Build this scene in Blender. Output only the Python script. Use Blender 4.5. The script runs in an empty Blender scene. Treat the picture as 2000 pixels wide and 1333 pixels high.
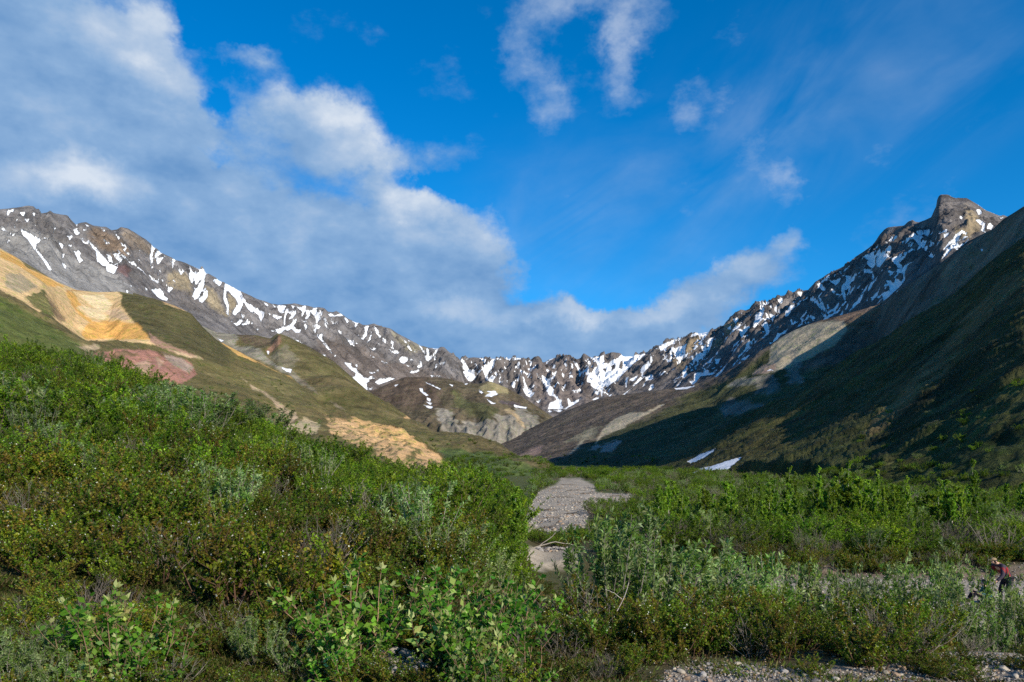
import bpy, math, random
import numpy as np
from mathutils import Vector, Matrix

random.seed(7)
RNG = np.random.default_rng(11)
scene = bpy.context.scene
COL = scene.collection
F, CX, HY = 1500.0, 1000.0, 920.0          # focal length and eye level of the photograph (2000 px wide)

# ------------------------------------------------------------------ camera
cam_d = bpy.data.cameras.new('camera')
cam = bpy.data.objects.new('camera', cam_d)
COL.objects.link(cam)
cam.location = (0, 0, 0)
cam.rotation_euler = (math.radians(90), 0, 0)
cam_d.sensor_width = 36.0
cam_d.lens = 36.0 * F / 2000.0
cam_d.shift_y = (HY - 666.5) / 2000.0
cam_d.clip_start = 0.1
cam_d.clip_end = 60000
scene.camera = cam
scene.cycles.use_denoising = False
scene.cycles.use_adaptive_sampling = True
scene.cycles.adaptive_threshold = 0.012
scene.cycles.adaptive_min_samples = 12
scene.cycles.max_bounces = 6
scene.cycles.diffuse_bounces = 2
scene.cycles.glossy_bounces = 1
scene.cycles.transmission_bounces = 3
scene.cycles.transparent_max_bounces = 4

# ------------------------------------------------------------------ sun, sky, exposure
SUN = Vector((0.54, -0.72, 0.435)).normalized()
sun_d = bpy.data.lights.new('sun', 'SUN')
sun_d.energy = 5.0
sun_d.angle = math.radians(0.53)
sun_d.color = (1.0, 0.90, 0.76)
sun = bpy.data.objects.new('sun', sun_d)
COL.objects.link(sun)
sun.rotation_euler = SUN.to_track_quat('Z', 'Y').to_euler()
sun.location = SUN * 500

scene.view_settings.view_transform = 'Standard'
scene.view_settings.look = 'None'
scene.view_settings.exposure = 0.35
scene.view_settings.gamma = 1.0
scene.view_settings.use_curve_mapping = False

world = bpy.data.worlds.new('World')
scene.world = world
world.use_nodes = True
WT = world.node_tree
WT.nodes.clear()


class NB:
    """small helper to write node graphs"""
    def __init__(self, tree):
        self.t = tree

    def n(self, kind, **kw):
        nd = self.t.nodes.new(kind)
        for k, v in kw.items():
            setattr(nd, k, v)
        return nd

    def put(self, sock, v):
        if hasattr(v, 'is_linked'):
            self.t.links.new(v, sock)
        elif v is not None:
            sock.default_value = v

    def math(self, op, a, b=None, c=None, clamp=False):
        nd = self.n('ShaderNodeMath', operation=op)
        nd.use_clamp = clamp
        for i, v in enumerate((a, b, c)):
            if v is not None:
                self.put(nd.inputs[i], v)
        return nd.outputs[0]

    def vmath(self, op, a, b=None, out=0):
        nd = self.n('ShaderNodeVectorMath', operation=op)
        self.put(nd.inputs[0], a)
        if b is not None:
            if op == 'SCALE':
                self.put(nd.inputs['Scale'], b)
            else:
                self.put(nd.inputs[1], b)
        return nd.outputs[out]

    def mix(self, fac, a, b, blend='MIX'):
        nd = self.n('ShaderNodeMix', data_type='RGBA', blend_type=blend)
        self.put(nd.inputs['Factor'], fac)
        for s, v in ((nd.inputs[6], a), (nd.inputs[7], b)):
            if isinstance(v, tuple) and len(v) == 3:
                v = v + (1,)
            self.put(s, v)
        return nd.outputs[2]

    def noise(self, vec, scale, detail=4, rough=0.5, dist=0.0, out=0):
        nd = self.n('ShaderNodeTexNoise')
        if vec is not None:
            self.put(nd.inputs['Vector'], vec)
        nd.inputs['Scale'].default_value = scale
        nd.inputs['Detail'].default_value = detail
        nd.inputs['Roughness'].default_value = rough
        nd.inputs['Distortion'].default_value = dist
        return nd.outputs[out]

    def rng(self, v, a, b, c=0.0, d=1.0, smooth=False):
        nd = self.n('ShaderNodeMapRange')
        nd.interpolation_type = 'SMOOTHSTEP' if smooth else 'LINEAR'
        self.put(nd.inputs[0], v)
        for i, q in enumerate((a, b, c, d)):
            nd.inputs[i + 1].default_value = q
        return nd.outputs[0]


def sky_dir(px, py):
    v = Vector(((px - CX) / F, 1.0, (HY - py) / F)).normalized()
    return math.degrees(math.atan2(v.x, v.y)), math.degrees(math.asin(v.z))


def build_sky():
    b = NB(WT)
    out = b.n('ShaderNodeOutputWorld')
    bg = b.n('ShaderNodeBackground')
    WT.links.new(bg.outputs[0], out.inputs[0])
    sky = b.n('ShaderNodeTexSky', sky_type='NISHITA')
    sky.sun_disc = False
    sky.sun_elevation = math.asin(SUN.z)
    sky.sun_rotation = math.atan2(SUN.x, SUN.y)
    sky.altitude = 900
    sky.air_density = 1.0
    sky.dust_density = 0.15
    sky.ozone_density = 4.0
    # deep, clean arctic summer blue: the sky's own colour, more saturated
    hs = b.n('ShaderNodeHueSaturation')
    hs.inputs['Saturation'].default_value = 1.35
    hs.inputs['Hue'].default_value = 0.487
    WT.links.new(sky.outputs[0], hs.inputs['Color'])
    blue = b.mix(1.0, hs.outputs[0], (0.72, 1.44, 1.80, 1), 'MULTIPLY')
    tc = b.n('ShaderNodeTexCoord')
    d = b.vmath('NORMALIZE', tc.outputs['Generated'])
    sep = b.n('ShaderNodeSeparateXYZ')
    WT.links.new(d, sep.inputs[0])
    x, y, z = sep.outputs
    az = b.math('MULTIPLY', b.math('ARCTAN2', x, y), 57.2958)
    el = b.math('MULTIPLY', b.math('ARCSINE', z), 57.2958)
    comb = b.n('ShaderNodeCombineXYZ')
    WT.links.new(az, comb.inputs[0])
    WT.links.new(el, comb.inputs[1])
    ae = comb.outputs[0]
    # wind-torn edges: the field is looked up through a gentle warp
    wn = b.noise(d, 12.0, 5, 0.66, out=1)
    warp = b.vmath('MULTIPLY', b.vmath('SUBTRACT', wn, (0.5, 0.5, 0.5)), (5.6, 4.4, 0))
    aew = b.vmath('ADD', ae, warp)

    def field(blobs, vec):
        acc = None
        for (px, py, rx, ry, w) in blobs:
            a0, e0 = sky_dir(px, py)
            ra = rx / F * 57.3 * math.cos(math.radians(a0)) ** 2
            re = ry / F * 57.3 * math.cos(math.radians(a0))
            q = b.vmath('MULTIPLY', b.vmath('SUBTRACT', vec, (a0, e0, 0)), (1 / ra, 1 / re, 0))
            l = b.vmath('LENGTH', q, out=1)
            g = b.rng(l, 1.25, 0.15, 0, w, True)
            acc = g if acc is None else b.math('ADD', acc, g)
        return acc
    mass = [(40, 60, 330, 170, 1.1), (150, 200, 330, 150, 1.0), (300, 130, 130, 150, .7), (60, 420, 330, 170, 1.2), (-260, 300, 500, 400, 1.2),
            (330, 320, 200, 110, .8), (500, 110, 100, 34, .75), (570, 240, 160, 90, .9), (690, 270, 130, 90, .85), (770, 330, 85, 70, .6), (860, 300, 70, 45, .30),
            (480, 460, 330, 150, 1.2), (760, 450, 170, 85, 1.0), (880, 480, 125, 100, 1.0), (930, 570, 95, 90, .8), (700, 600, 320, 110, 1.1),
            (960, 660, 240, 75, 1.1), (1120, 655, 210, 62, 1.15), (1220, 650, 120, 50, .7), (1000, 705, 300, 50, 1.0), (1280, 690, 170, 60, .9), (1300, 640, 110, 70, .8),
            (1370, 590, 120, 66, .95), (1470, 530, 95, 56, .8), (1540, 478, 40, 28, .5),
            (425, 215, 60, 30, -.55), (410, 295, 55, 22, -.55), (900, 360, 130, 26, -.75), (440, 40, 120, 60, -.6)]
    bright = [(330, 85, 170, 120, .8), (230, 30, 200, 90, .4), (620, 195, 160, 55, .9), (730, 250, 110, 60, .7), (780, 320, 60, 60, .5), (690, 300, 120, 40, .4),
              (170, 350, 150, 46, 1.1), (60, 365, 140, 40, .5), (850, 400, 150, 36, .9), (950, 460, 70, 60, .7), (780, 430, 160, 40, .3),
              (900, 590, 80, 28, .6), (1000, 620, 90, 26, .5), (1150, 625, 120, 26, .8), (1300, 605, 75, 36, .7), (1420, 545, 90, 40, .5),
              (490, 100, 110, 36, .7), (560, 480, 120, 40, .2)]
    ring = [(1075, 20, 95, 50, .62), (1015, 105, 50, 60, .62), (1150, 0, 60, 36, .34), (1075, 185, 52, 80, .66), (1245, 30, 90, 80, .62),
            (1215, 130, 46, 90, .6), (1160, 200, 60, 40, .2), (1385, 205, 80, 50, .40), (1325, 235, 50, 56, .36),
            (1545, 375, 56, 66, .55), (1460, 280, 90, 66, .36), (1520, 330, 80, 50, .32)]
    M = field(mass, aew)
    R = field(ring, aew)
    B = field(bright, aew)
    sv = b.vmath('MULTIPLY', d, (1, 1, 1.7))
    n1 = b.noise(sv, 11.0, 7, 0.58)
    n2 = b.noise(sv, 34.0, 5, 0.62)
    # the same noise a step towards the sun tells the lit side of each billow
    n1s = b.noise(b.vmath('ADD', sv, (0.022, -0.01, 0.03)), 11.0, 4, 0.58)
    den = b.math('ADD', b.math('MINIMUM', M, 1.6), b.math('MULTIPLY', b.math('SUBTRACT', n1, 0.5), 1.45))
    den = b.math('ADD', den, b.math('MULTIPLY', b.math('SUBTRACT', n2, 0.5), 0.45))
    # elsewhere in the sky: the same kind of cloud, broken
    away = b.rng(b.math('ABSOLUTE', az), 45, 75, 0, 1, True)
    den = b.math('ADD', den, b.math('MULTIPLY', away, b.rng(n1, 0.45, 0.75, -0.2, 1.2)))
    a_mass = b.rng(den, 0.08, 0.95, 0, 0.96, True)
    rd = b.math('ADD', R, b.math('MULTIPLY', b.math('SUBTRACT', n2, 0.5), 1.0))
    rd = b.math('ADD', rd, b.math('MULTIPLY', b.math('SUBTRACT', n1, 0.5), 0.7))
    a_ring = b.rng(rd, 0.12, 1.05, 0, 0.50, True)
    # high thin veil, drawn out by the wind
    rot = b.n('ShaderNodeVectorRotate', rotation_type='Y_AXIS')
    WT.links.new(d, rot.inputs['Vector'])
    rot.inputs['Angle'].default_value = math.radians(38)
    streak = b.noise(b.vmath('MULTIPLY', rot.outputs[0], (2.2, 2.2, 6.0)), 2.0, 5, 0.55, 0.8)
    veil_area = field([(1650, 190, 420, 190, 1.0), (1250, 420, 380, 190, .8), (1720, 60, 260, 120, .5), (1050, 480, 180, 160, .4)], ae)
    a_veil = b.math('MULTIPLY', b.rng(streak, 0.30, 0.95, 0, 0.46, True), b.math('MINIMUM', veil_area, 1.0))
    alpha = b.math('MAXIMUM', a_mass, b.math('MAXIMUM', a_ring, a_veil))
    relief = b.math('MULTIPLY', b.math('SUBTRACT', n1, n1s), 1.1)
    lit = b.math('ADD', b.math('MULTIPLY', B, 0.50), relief)
    lit = b.math('ADD', lit, b.math('MULTIPLY', b.math('SUBTRACT', n2, 0.5), 0.12))
    lit = b.math('ADD', lit, b.math('MULTIPLY', R, 0.7))
    lit = b.math('ADD', lit, b.math('MULTIPLY', b.rng(el, 4, 20, 1, 0), -0.10))
    lit = b.math('ADD', lit, 0.27, clamp=True)
    cr = b.n('ShaderNodeValToRGB')
    WT.links.new(lit, cr.inputs[0])
    e = cr.color_ramp.elements
    e[0].position, e[0].color = 0.0, (0.155, 0.315, 0.58, 1)
    e[1].position, e[1].color = 1.0, (0.70, 0.77, 0.86, 1)
    m = cr.color_ramp.elements.new(0.35)
    m.color = (0.265, 0.43, 0.675, 1)
    m = cr.color_ramp.elements.new(0.68)
    m.color = (0.44, 0.565, 0.745, 1)
    SK = 0.075
    cloud = b.mix(1.0, cr.outputs[0], (.80 / SK, .80 / SK, .80 / SK, 1), 'MULTIPLY')
    fin = b.mix(alpha, blue, cloud)
    WT.links.new(fin, bg.inputs['Color'])
    bg.inputs['Strength'].default_value = SK
    world.cycles.sampling_method = 'MANUAL'
    world.cycles.sample_map_resolution = 256


build_sky()

# ------------------------------------------------------------------ numpy noise
_perm = np.random.default_rng(3).permutation(512).astype(np.int64)
_perm = np.concatenate([_perm, _perm, _perm])
_ang = np.random.default_rng(4).uniform(0, 2 * np.pi, 512)
_gx, _gy = np.cos(_ang), np.sin(_ang)


def perlin(x, y):
    xi, yi = np.floor(x).astype(np.int64), np.floor(y).astype(np.int64)
    xf, yf = x - xi, y - yi
    u, v = xf ** 3 * (xf * (xf * 6 - 15) + 10), yf ** 3 * (yf * (yf * 6 - 15) + 10)

    def g(ix, iy, fx, fy):
        h = _perm[_perm[ix & 511] + (iy & 511)]
        return _gx[h] * fx + _gy[h] * fy
    a, b_ = g(xi, yi, xf, yf), g(xi + 1, yi, xf - 1, yf)
    c, d = g(xi, yi + 1, xf, yf - 1), g(xi + 1, yi + 1, xf - 1, yf - 1)
    return (a + (b_ - a) * u + (c - a) * v + (a - b_ - c + d) * u * v) * 1.5


def fbm(x, y, octv=4, gain=0.5, lac=2.03):
    s, a, t = 0, 1.0, 0.0
    for i in range(octv):
        s = s + a * perlin(x + 17.3 * i, y - 9.1 * i)
        t += a
        x, y, a = x * lac, y * lac, a * gain
    return s / t


def ridged(x, y, octv=3, gain=0.5):
    s, a, t = 0, 1.0, 0.0
    for i in range(octv):
        s = s + a * (1 - 2 * np.abs(perlin(x + 31.7 * i, y + 5.3 * i)))
        t += a
        x, y, a = x * 2.1, y * 2.1, a * gain
    return s / t


def sstep(a, b, v):
    t = np.clip((v - a) / (b - a), 0, 1)
    return t * t * (3 - 2 * t)


# ------------------------------------------------------------------ mesh helpers
def mesh_np(name, verts, faces, mats, attrs=None, smooth=True, mat_idx=None):
    """faces: int array (n,3) or (n,4); attrs: {name: (n,4) colour or (n,) float} on points"""
    me = bpy.data.meshes.new(name)
    verts = np.asarray(verts, np.float32)
    faces = np.asarray(faces, np.int32)
    n, k = faces.shape
    me.vertices.add(len(verts))
    me.vertices.foreach_set('co', verts.ravel())
    me.loops.add(n * k)
    me.loops.foreach_set('vertex_index', faces.ravel())
    me.polygons.add(n)
    me.polygons.foreach_set('loop_start', np.arange(0, n * k, k, dtype=np.int32))
    me.polygons.foreach_set('loop_total', np.full(n, k, np.int32))
    if smooth:
        me.polygons.foreach_set('use_smooth', np.ones(n, bool))
    for m in (mats if isinstance(mats, (list, tuple)) else [mats]):
        me.materials.append(m)
    if mat_idx is not None:
        me.polygons.foreach_set('material_index', np.asarray(mat_idx, np.int32))
    for an, av in (attrs or {}).items():
        av = np.asarray(av, np.float32)
        if av.ndim == 2:
            if av.shape[1] == 3:
                av = np.concatenate([av, np.ones((len(av), 1), np.float32)], 1)
            at = me.attributes.new(an, 'FLOAT_COLOR', 'POINT')
            at.data.foreach_set('color', av.ravel())
        else:
            at = me.attributes.new(an, 'FLOAT', 'POINT')
            at.data.foreach_set('value', av)
    me.update(calc_edges=True)
    return me


def add_obj(name, me, parent=None, **props):
    o = bpy.data.objects.new(name, me)
    COL.objects.link(o)
    if parent is not None:
        o.parent = parent
    for k, v in props.items():
        o[k] = v
    return o


def grid_faces(nr, nc):
    i = np.arange(nr * nc).reshape(nr, nc)
    return np.stack([i[:-1, :-1], i[:-1, 1:], i[1:, 1:], i[1:, :-1]], -1).reshape(-1, 4)


# signed coverage of a polygon drawn in photograph pixels: 0..1, 0.5 on the outline
def poly_mask(PX, PY, poly, w):
    P = np.asarray(poly, float)
    x0, y0 = P.min(0) - w
    x1, y1 = P.max(0) + w
    sel = (PX > x0) & (PX < x1) & (PY > y0) & (PY < y1)
    res = np.zeros(PX.shape)
    if not sel.any():
        return res
    x, y = PX[sel], PY[sel]
    ins = np.zeros(x.shape, bool)
    dist = np.full(x.shape, 1e9)
    Q = np.roll(P, -1, 0)
    for (ax, ay), (bx, by) in zip(P, Q):
        c = (ay > y) != (by > y)
        with np.errstate(divide='ignore', invalid='ignore'):
            xi = (bx - ax) * (y - ay) / (by - ay + 1e-12) + ax
        ins ^= c & (x < xi)
        dx, dy = bx - ax, by - ay
        t = np.clip(((x - ax) * dx + (y - ay) * dy) / (dx * dx + dy * dy + 1e-9), 0, 1)
        dist = np.minimum(dist, np.hypot(x - ax - t * dx, y - ay - t * dy))
    sd = np.where(ins, dist, -dist)
    res[sel] = np.clip(0.5 + sd / (2 * w), 0, 1)
    return res


def zm(ox, oy, k, *polys):
    return [[(ox + k * x, oy + k * y) for x, y in p] for p in polys]


# ------------------------------------------------------------------ terrain material
def terrain_mat(name, scale, bump, dist, var=0.45, snow_w=0.35, rough=0.95, veg=0.0, stretch=(1, 1, 1)):
    m = bpy.data.materials.new(name)
    m.use_nodes = True
    t = m.node_tree
    t.nodes.clear()
    b = NB(t)
    out = b.n('ShaderNodeOutputMaterial')
    p = b.n('ShaderNodeBsdfPrincipled')
    t.links.new(p.outputs[0], out.inputs[0])
    tc = b.n('ShaderNodeTexCoord')
    co = b.vmath('MULTIPLY', tc.outputs['Object'], stretch)
    col = b.n('ShaderNodeAttribute', attribute_name='Col').outputs['Color']
    sn = b.n('ShaderNodeAttribute', attribute_name='snow').outputs['Fac']
    n1 = b.noise(co, scale, 7, 0.62)
    n2 = b.noise(co, scale * 5.3, 6, 0.68)
    n3 = b.noise(co, scale * 0.22, 4, 0.55)
    v = b.math('ADD', b.math('MULTIPLY', b.math('SUBTRACT', n1, 0.5), 1.6 * var),
               b.math('MULTIPLY', b.math('SUBTRACT', n2, 0.5), 2.3 * var))
    v = b.math('ADD', v, b.math('MULTIPLY', b.math('SUBTRACT', n3, 0.5), 0.9 * var))
    v = b.math('ADD', v, 1.0)
    v = b.math('MAXIMUM', v, 0.15)
    base = b.vmath('SCALE', col, v)
    if veg:
        # scattered darker tussocks and shrubs too far away to tell apart
        tuft = b.rng(b.noise(co, scale * 2.6, 5, 0.66), 0.52, 0.62, 0, veg, True)
        base = b.mix(tuft, base, b.vmath('MULTIPLY', base, (0.55, 0.8, 0.45)))
    s = b.math('ADD', sn, b.math('MULTIPLY', b.math('SUBTRACT', b.noise(co, scale * 2.6, 8, 0.72), 0.5), snow_w * 1.7))
    sm = b.rng(s, 0.37, 0.49, 0, 1, True)
    fin = b.mix(sm, base, b.mix(b.rng(n1, .35, .7, 0, 1), (0.70, 0.71, 0.72), (0.88, 0.90, 0.92)))
    t.links.new(fin, p.inputs['Base Color'])
    p.inputs['Roughness'].default_value = rough
    p.inputs['Specular IOR Level'].default_value = 0.15
    h = b.math('ADD', n1, b.math('MULTIPLY', n2, 0.35))
    h = b.math('MULTIPLY', h, b.math('SUBTRACT', 1.0, b.math('MULTIPLY', sm, 0.8)))
    bp = b.n('ShaderNodeBump')
    bp.inputs['Strength'].default_value = bump
    bp.inputs['Distance'].default_value = dist
    t.links.new(h, bp.inputs['Height'])
    t.links.new(bp.outputs[0], p.inputs['Normal'])
    return m


# ------------------------------------------------------------------ terrain layers
def floor_z(y):
    y = np.asarray(y, float)
    return -4.35 + 0.011 * np.clip(y - 45, 0, 600) + 0.02 * np.clip(y - 645, 0, 255)


def smooth1(a, k):
    if k < 2:
        return a
    p = np.pad(a, k, mode='edge')
    ker = np.hanning(2 * k + 1)
    ker /= ker.sum()
    return np.convolve(p, ker, mode='same')[k:-k]


def line(px, pts, sm=0):
    """polyline control points (px, py, depth) -> z, depth per column; None py = valley floor"""
    X = np.array([p[0] for p in pts], float)
    dd = [(p[0], p[2]) for p in pts if p[2] is not None]
    D = np.interp(px, [q[0] for q in dd], [q[1] for q in dd])
    D = smooth1(D, 14)
    if pts[0][1] is None:
        return floor_z(D) - 3.0, D
    PYv = np.interp(px, X, [p[1] for p in pts])
    PYv = smooth1(PYv, sm)
    return D * (HY - PYv) / F, D


def hermite(d, z, rows):
    """monotone cubic through the K lines of every column; rows = samples per segment"""
    K = len(d)
    h = [d[i + 1] - d[i] for i in range(K - 1)]
    s = [(z[i + 1] - z[i]) / h[i] for i in range(K - 1)]
    m = [s[0]]
    for i in range(1, K - 1):
        hm = np.where(s[i - 1] * s[i] > 0, 2 * s[i - 1] * s[i] / (s[i - 1] + s[i] + 1e-12), 0)
        m.append(hm)
    m.append(s[-1])
    D, Z, T = [], [], []
    for i in range(K - 1):
        u = np.linspace(0, 1, rows[i], endpoint=(i == K - 2))[:, None]
        h00, h10 = 2 * u**3 - 3 * u**2 + 1, u**3 - 2 * u**2 + u
        h01, h11 = -2 * u**3 + 3 * u**2, u**3 - u**2
        Z.append(h00 * z[i] + h10 * h[i] * m[i] + h01 * z[i + 1] + h11 * h[i] * m[i + 1])
        D.append(d[i] + u * h[i])
        T.append(i + u + 0 * h[i])
    return np.concatenate(D), np.concatenate(Z), np.concatenate(T)


class Layer:
    """a hillside: lines from foot to crest, then its far side, as one sheet of ground"""
    def __init__(self, x0, x1, step, lines, rows, back, back_rows=24, crest_sm=0):
        self.px = np.arange(x0, x1 + step, step)
        zs, ds = [], []
        for i, l in enumerate(lines):
            z, d = line(self.px, l, crest_sm if i == len(lines) - 1 else 10)
            zs.append(z)
            ds.append(d)
        for i in range(1, len(ds)):
            ds[i] = np.maximum(ds[i], ds[i - 1] + 2.0)
        Df, Zf, Tf = hermite(ds, zs, rows)
        K = len(lines) - 1
        self.t = Tf / K                                   # 0 foot .. 1 crest
        # far side of the ridge
        u = np.linspace(0, 1, back_rows + 1)[1:, None]
        Db = ds[-1] + u * back[0]
        Zb = zs[-1] - (zs[-1] - back[1]) * np.clip(u * 1.15, 0, 1) ** 1.25
        self.nf = len(Df)
        self.D = np.concatenate([Df, Db])
        self.Z = np.concatenate([Zf, Zb])
        self.t = np.concatenate([self.t, 1 + u + 0 * Db])
        self.X = (self.px - CX) / F * self.D
        self.Y = self.D
        self.PX = np.broadcast_to(self.px, self.D.shape)
        self.crest = ds[-1]
        self.project()
        self.col = np.zeros(self.D.shape + (3,))
        self.snow = np.zeros(self.D.shape)

    def project(self):
        self.PY = HY - self.Z / self.D * F

    def noise_uv(self, ang):
        """coordinates along (s) and across (h) a ridge with plan direction ang (degrees from +x)"""
        a = math.radians(ang)
        s = self.X * math.cos(a) + self.Y * math.sin(a)
        h = -self.X * math.sin(a) + self.Y * math.cos(a)
        return s, h

    def paint(self, polys, rgb, w=8, jag=0.3, scale=None, amount=1.0):
        sc = scale or 60.0
        n = fbm(self.X / sc, self.Y / sc + self.Z / sc * 0.7, 4, 0.6)
        for p in polys:
            m = poly_mask(self.PX, self.PY, p, w)
            m = sstep(0.34, 0.66, m + n * jag * (m > 0)) * amount
            self.col += (np.array(rgb) - self.col) * m[..., None]

    def add_snow(self, polys, w=5.0):
        for p in polys:
            self.snow = np.maximum(self.snow, poly_mask(self.PX, self.PY, p, w))

    def clear_snow(self, polys, w=4.0):
        for p in polys:
            self.snow = np.minimum(self.snow, 1 - poly_mask(self.PX, self.PY, p, w))

    def build(self, name, mat, label):
        nr, nc = self.D.shape
        self.Z = self.Z - 14 * (1 - sstep(0, .035, self.t))       # the foot dips under the valley floor
        v = np.stack([self.X, self.Y, self.Z], -1).reshape(-1, 3)
        me = mesh_np(name, v, grid_faces(nr, nc), mat,
                     {'Col': np.clip(self.col, 0.004, 1).reshape(-1, 3), 'snow': self.snow.reshape(-1)})
        self.obj = add_obj(name, me, kind='structure', label=label)
        return self.obj

    def sample(self, px, t):
        """world point on the face at column px and height fraction t"""
        c = int(np.clip(np.searchsorted(self.px, px), 0, len(self.px) - 1))
        r = int(np.argmin(np.abs(self.t[:self.nf, c] - t)))
        return Vector((self.X[r, c], self.Y[r, c], self.Z[r, c]))


def rocky(L, ang, amp, top=0.12, low=0.35, seed=0.0, blend=None, crest=0.05):
    """ribs and gullies running down the face"""
    def ribs(a):
        s, h = L.noise_uv(a)
        s = s + seed
        wx = fbm(L.X / 420 + seed, L.Y / 420, 3) * 90
        s = s + wx
        r = 0.50 * ridged(s / 190, h / 800, 2) + 0.34 * ridged(s / 75 + 4, h / 330, 2) + 0.16 * ridged(s / 30, h / 130, 2)
        return r
    r = ribs(ang)
    if blend is not None:
        w, ang2 = blend
        r = r * (1 - w) + ribs(ang2) * w
    iso = fbm(L.X / 85 + seed, L.Y / 85, 5, 0.55)
    t = L.t
    env = np.where(t < 1, crest + (1 - crest) * sstep(0, top, 1 - t), crest + 0.5 * sstep(0, .3, t - 1))
    env = env * (0.18 + 0.82 * sstep(low * 0.5, low + 0.2, t))
    rel = np.clip(L.D / 3500, 0.35, 1.3) * getattr(L, 'damp', 1.0)
    L.relief = r
    nearc = sstep(2.2 * top, 0, np.abs(1 - t))
    L.Z = L.Z + amp * rel * env * (r - 0.1 - 0.7 * nearc) + amp * rel * 0.32 * env * (iso - 0.5 * nearc)
    L.Z = L.Z + amp * env * (0.13 * fbm(L.X / 18, L.Y / 18, 3, .6) + 0.16 * (ridged(L.X / 46 + seed, L.Y / 46, 3) - .3 - 1.0 * nearc)) * (1 - .6 * nearc)
    L.project()


def streaks(L, ang, lam, amt, blend=None, tint=(1.0, 1.0, 1.0)):
    """downslope bands of darker and paler stone and soil"""
    def q(a):
        s, h = L.noise_uv(a)
        s = s + 0.35 * lam * 4 * fbm(L.X / (lam * 6), L.Y / (lam * 6), 2)
        return 0.6 * fbm(s / lam, h / (lam * 6), 4, .6) + 0.4 * fbm(s / (lam * .3), h / (lam * 1.4), 3, .6)
    n = q(ang)
    if blend is not None:
        n = n * (1 - blend[0]) + q(blend[1]) * blend[0]
    n = n + 0.5 * fbm(L.X / lam, L.Y / lam + L.Z / lam, 5, .65)
    bare = sstep(.18, .30, L.col[..., 0])
    L.col *= np.clip(1 + amt * (1 - .6 * bare) * n * 1.6, .35, 1.9)[..., None] ** np.array(tint)


def speckle_snow(L, polys, ang, thr, blend=None, w=30):
    """small remnant patches lying in the finer gullies of the high face"""
    def q(a):
        s, h = L.noise_uv(a)
        s = s + 50 * fbm(L.X / 200, L.Y / 200, 2)
        return 0.6 * fbm(s / 26, h / 85, 3, .6) + 0.4 * fbm(L.X / 60, L.Y / 60 + L.Z / 60, 3, .6)
    n = q(ang)
    if blend is not None:
        n = n * (1 - blend[0]) + q(blend[1]) * blend[0]
    for p in polys:
        m = sstep(.3, .8, poly_mask(L.PX, L.PY, p, w))
        L.snow = np.maximum(L.snow, np.clip(.5 + (n - thr) * 2.6, 0, .85) * m)


def brush_relief(L, lam, amp):
    """tussocks and low brush too far away to single out, as bumps of the ground"""
    e = sstep(0, .05, np.abs(1 - L.t))
    bare = 1 - .8 * sstep(.16, .28, L.col[..., 0])
    L.Z += e * amp * bare * (1 - sstep(.3, .6, L.snow)) * (fbm(L.X / lam, L.Y / lam + L.Z / lam, 3, .6) + .5 * np.abs(fbm(L.X / lam * .45, L.Y / lam * .45, 2)))

# ================================================================== the mountains
# ---- snow fields, traced in the photograph's pixels (Z1..Z8: tile origin and scale)
SNOW_C = zm(0, 390, .15,
  [(270,385),(350,400),(430,470),(530,515),(510,550),(470,570),(470,640),(560,740),(650,860),(670,915),(640,915),(580,810),(480,680),(400,580),(370,520),(300,460)],
  [(130,425),(190,440),(195,465),(160,460)], [(150,470),(125,525),(90,580),(110,520)], [(255,165),(320,165),(320,220),(290,205)],
  [(105,140),(180,125),(165,160),(140,140),(110,200),(85,200)], [(435,160),(455,180),(445,215),(425,200)], [(325,250),(380,255),(365,285),(340,285)],
  [(565,495),(655,495),(600,515)], [(720,525),(790,560),(830,605),(805,640),(780,575)], [(830,570),(935,590),(930,610)], [(815,690),(845,710),(815,775)],
  [(810,825),(865,850),(860,905),(830,880)], [(950,385),(1010,380),(1045,435),(990,460)], [(880,480),(950,460),(910,525)],
  [(955,665),(1000,690),(1020,655),(1070,710),(1030,730),(1085,790),(1030,815),(1000,740)],
  [(1140,505),(1200,585),(1280,650),(1330,730),(1420,830),(1525,885),(1480,965),(1380,910),(1395,850),(1340,860),(1260,780),(1250,670),(1200,620),(1150,540)],
  [(1380,710),(1440,730),(1470,800),(1545,850),(1520,860),(1430,790)], [(1460,670),(1510,700),(1600,790),(1580,815),(1500,750)],
  [(1530,655),(1640,760),(1760,860),(1720,845),(1600,740)], [(1670,740),(1770,830),(1800,865),(1750,840)], [(1600,645),(1650,660),(1640,690)],
  [(1340,520),(1430,570),(1380,575)], [(1500,410),(1520,470),(1565,490),(1550,515),(1510,480)], [(1570,540),(1620,600),(1590,600)],
  [(1320,370),(1370,410),(1350,415)], [(1115,320),(1160,345),(1130,345)], [(1085,375),(1130,380),(1100,410)], [(985,315),(1015,320),(1000,340)],
  [(1940,980),(2000,1010),(2000,1050)], [(395,285),(415,295),(400,310)], [(440,320),(470,325),(455,340)], [(190,300),(205,370),(190,370)],
  [(695,360),(730,365),(710,385)], [(1810,660),(1845,665),(1825,685)], [(1690,1110),(1720,1120),(1710,1140)], [(1640,1175),(1675,1185),(1660,1215)],
  [(1890,1150),(1915,1180),(1900,1190)], [(210,240),(235,255),(220,272)], [(690,400),(700,425),(680,425)])
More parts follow.
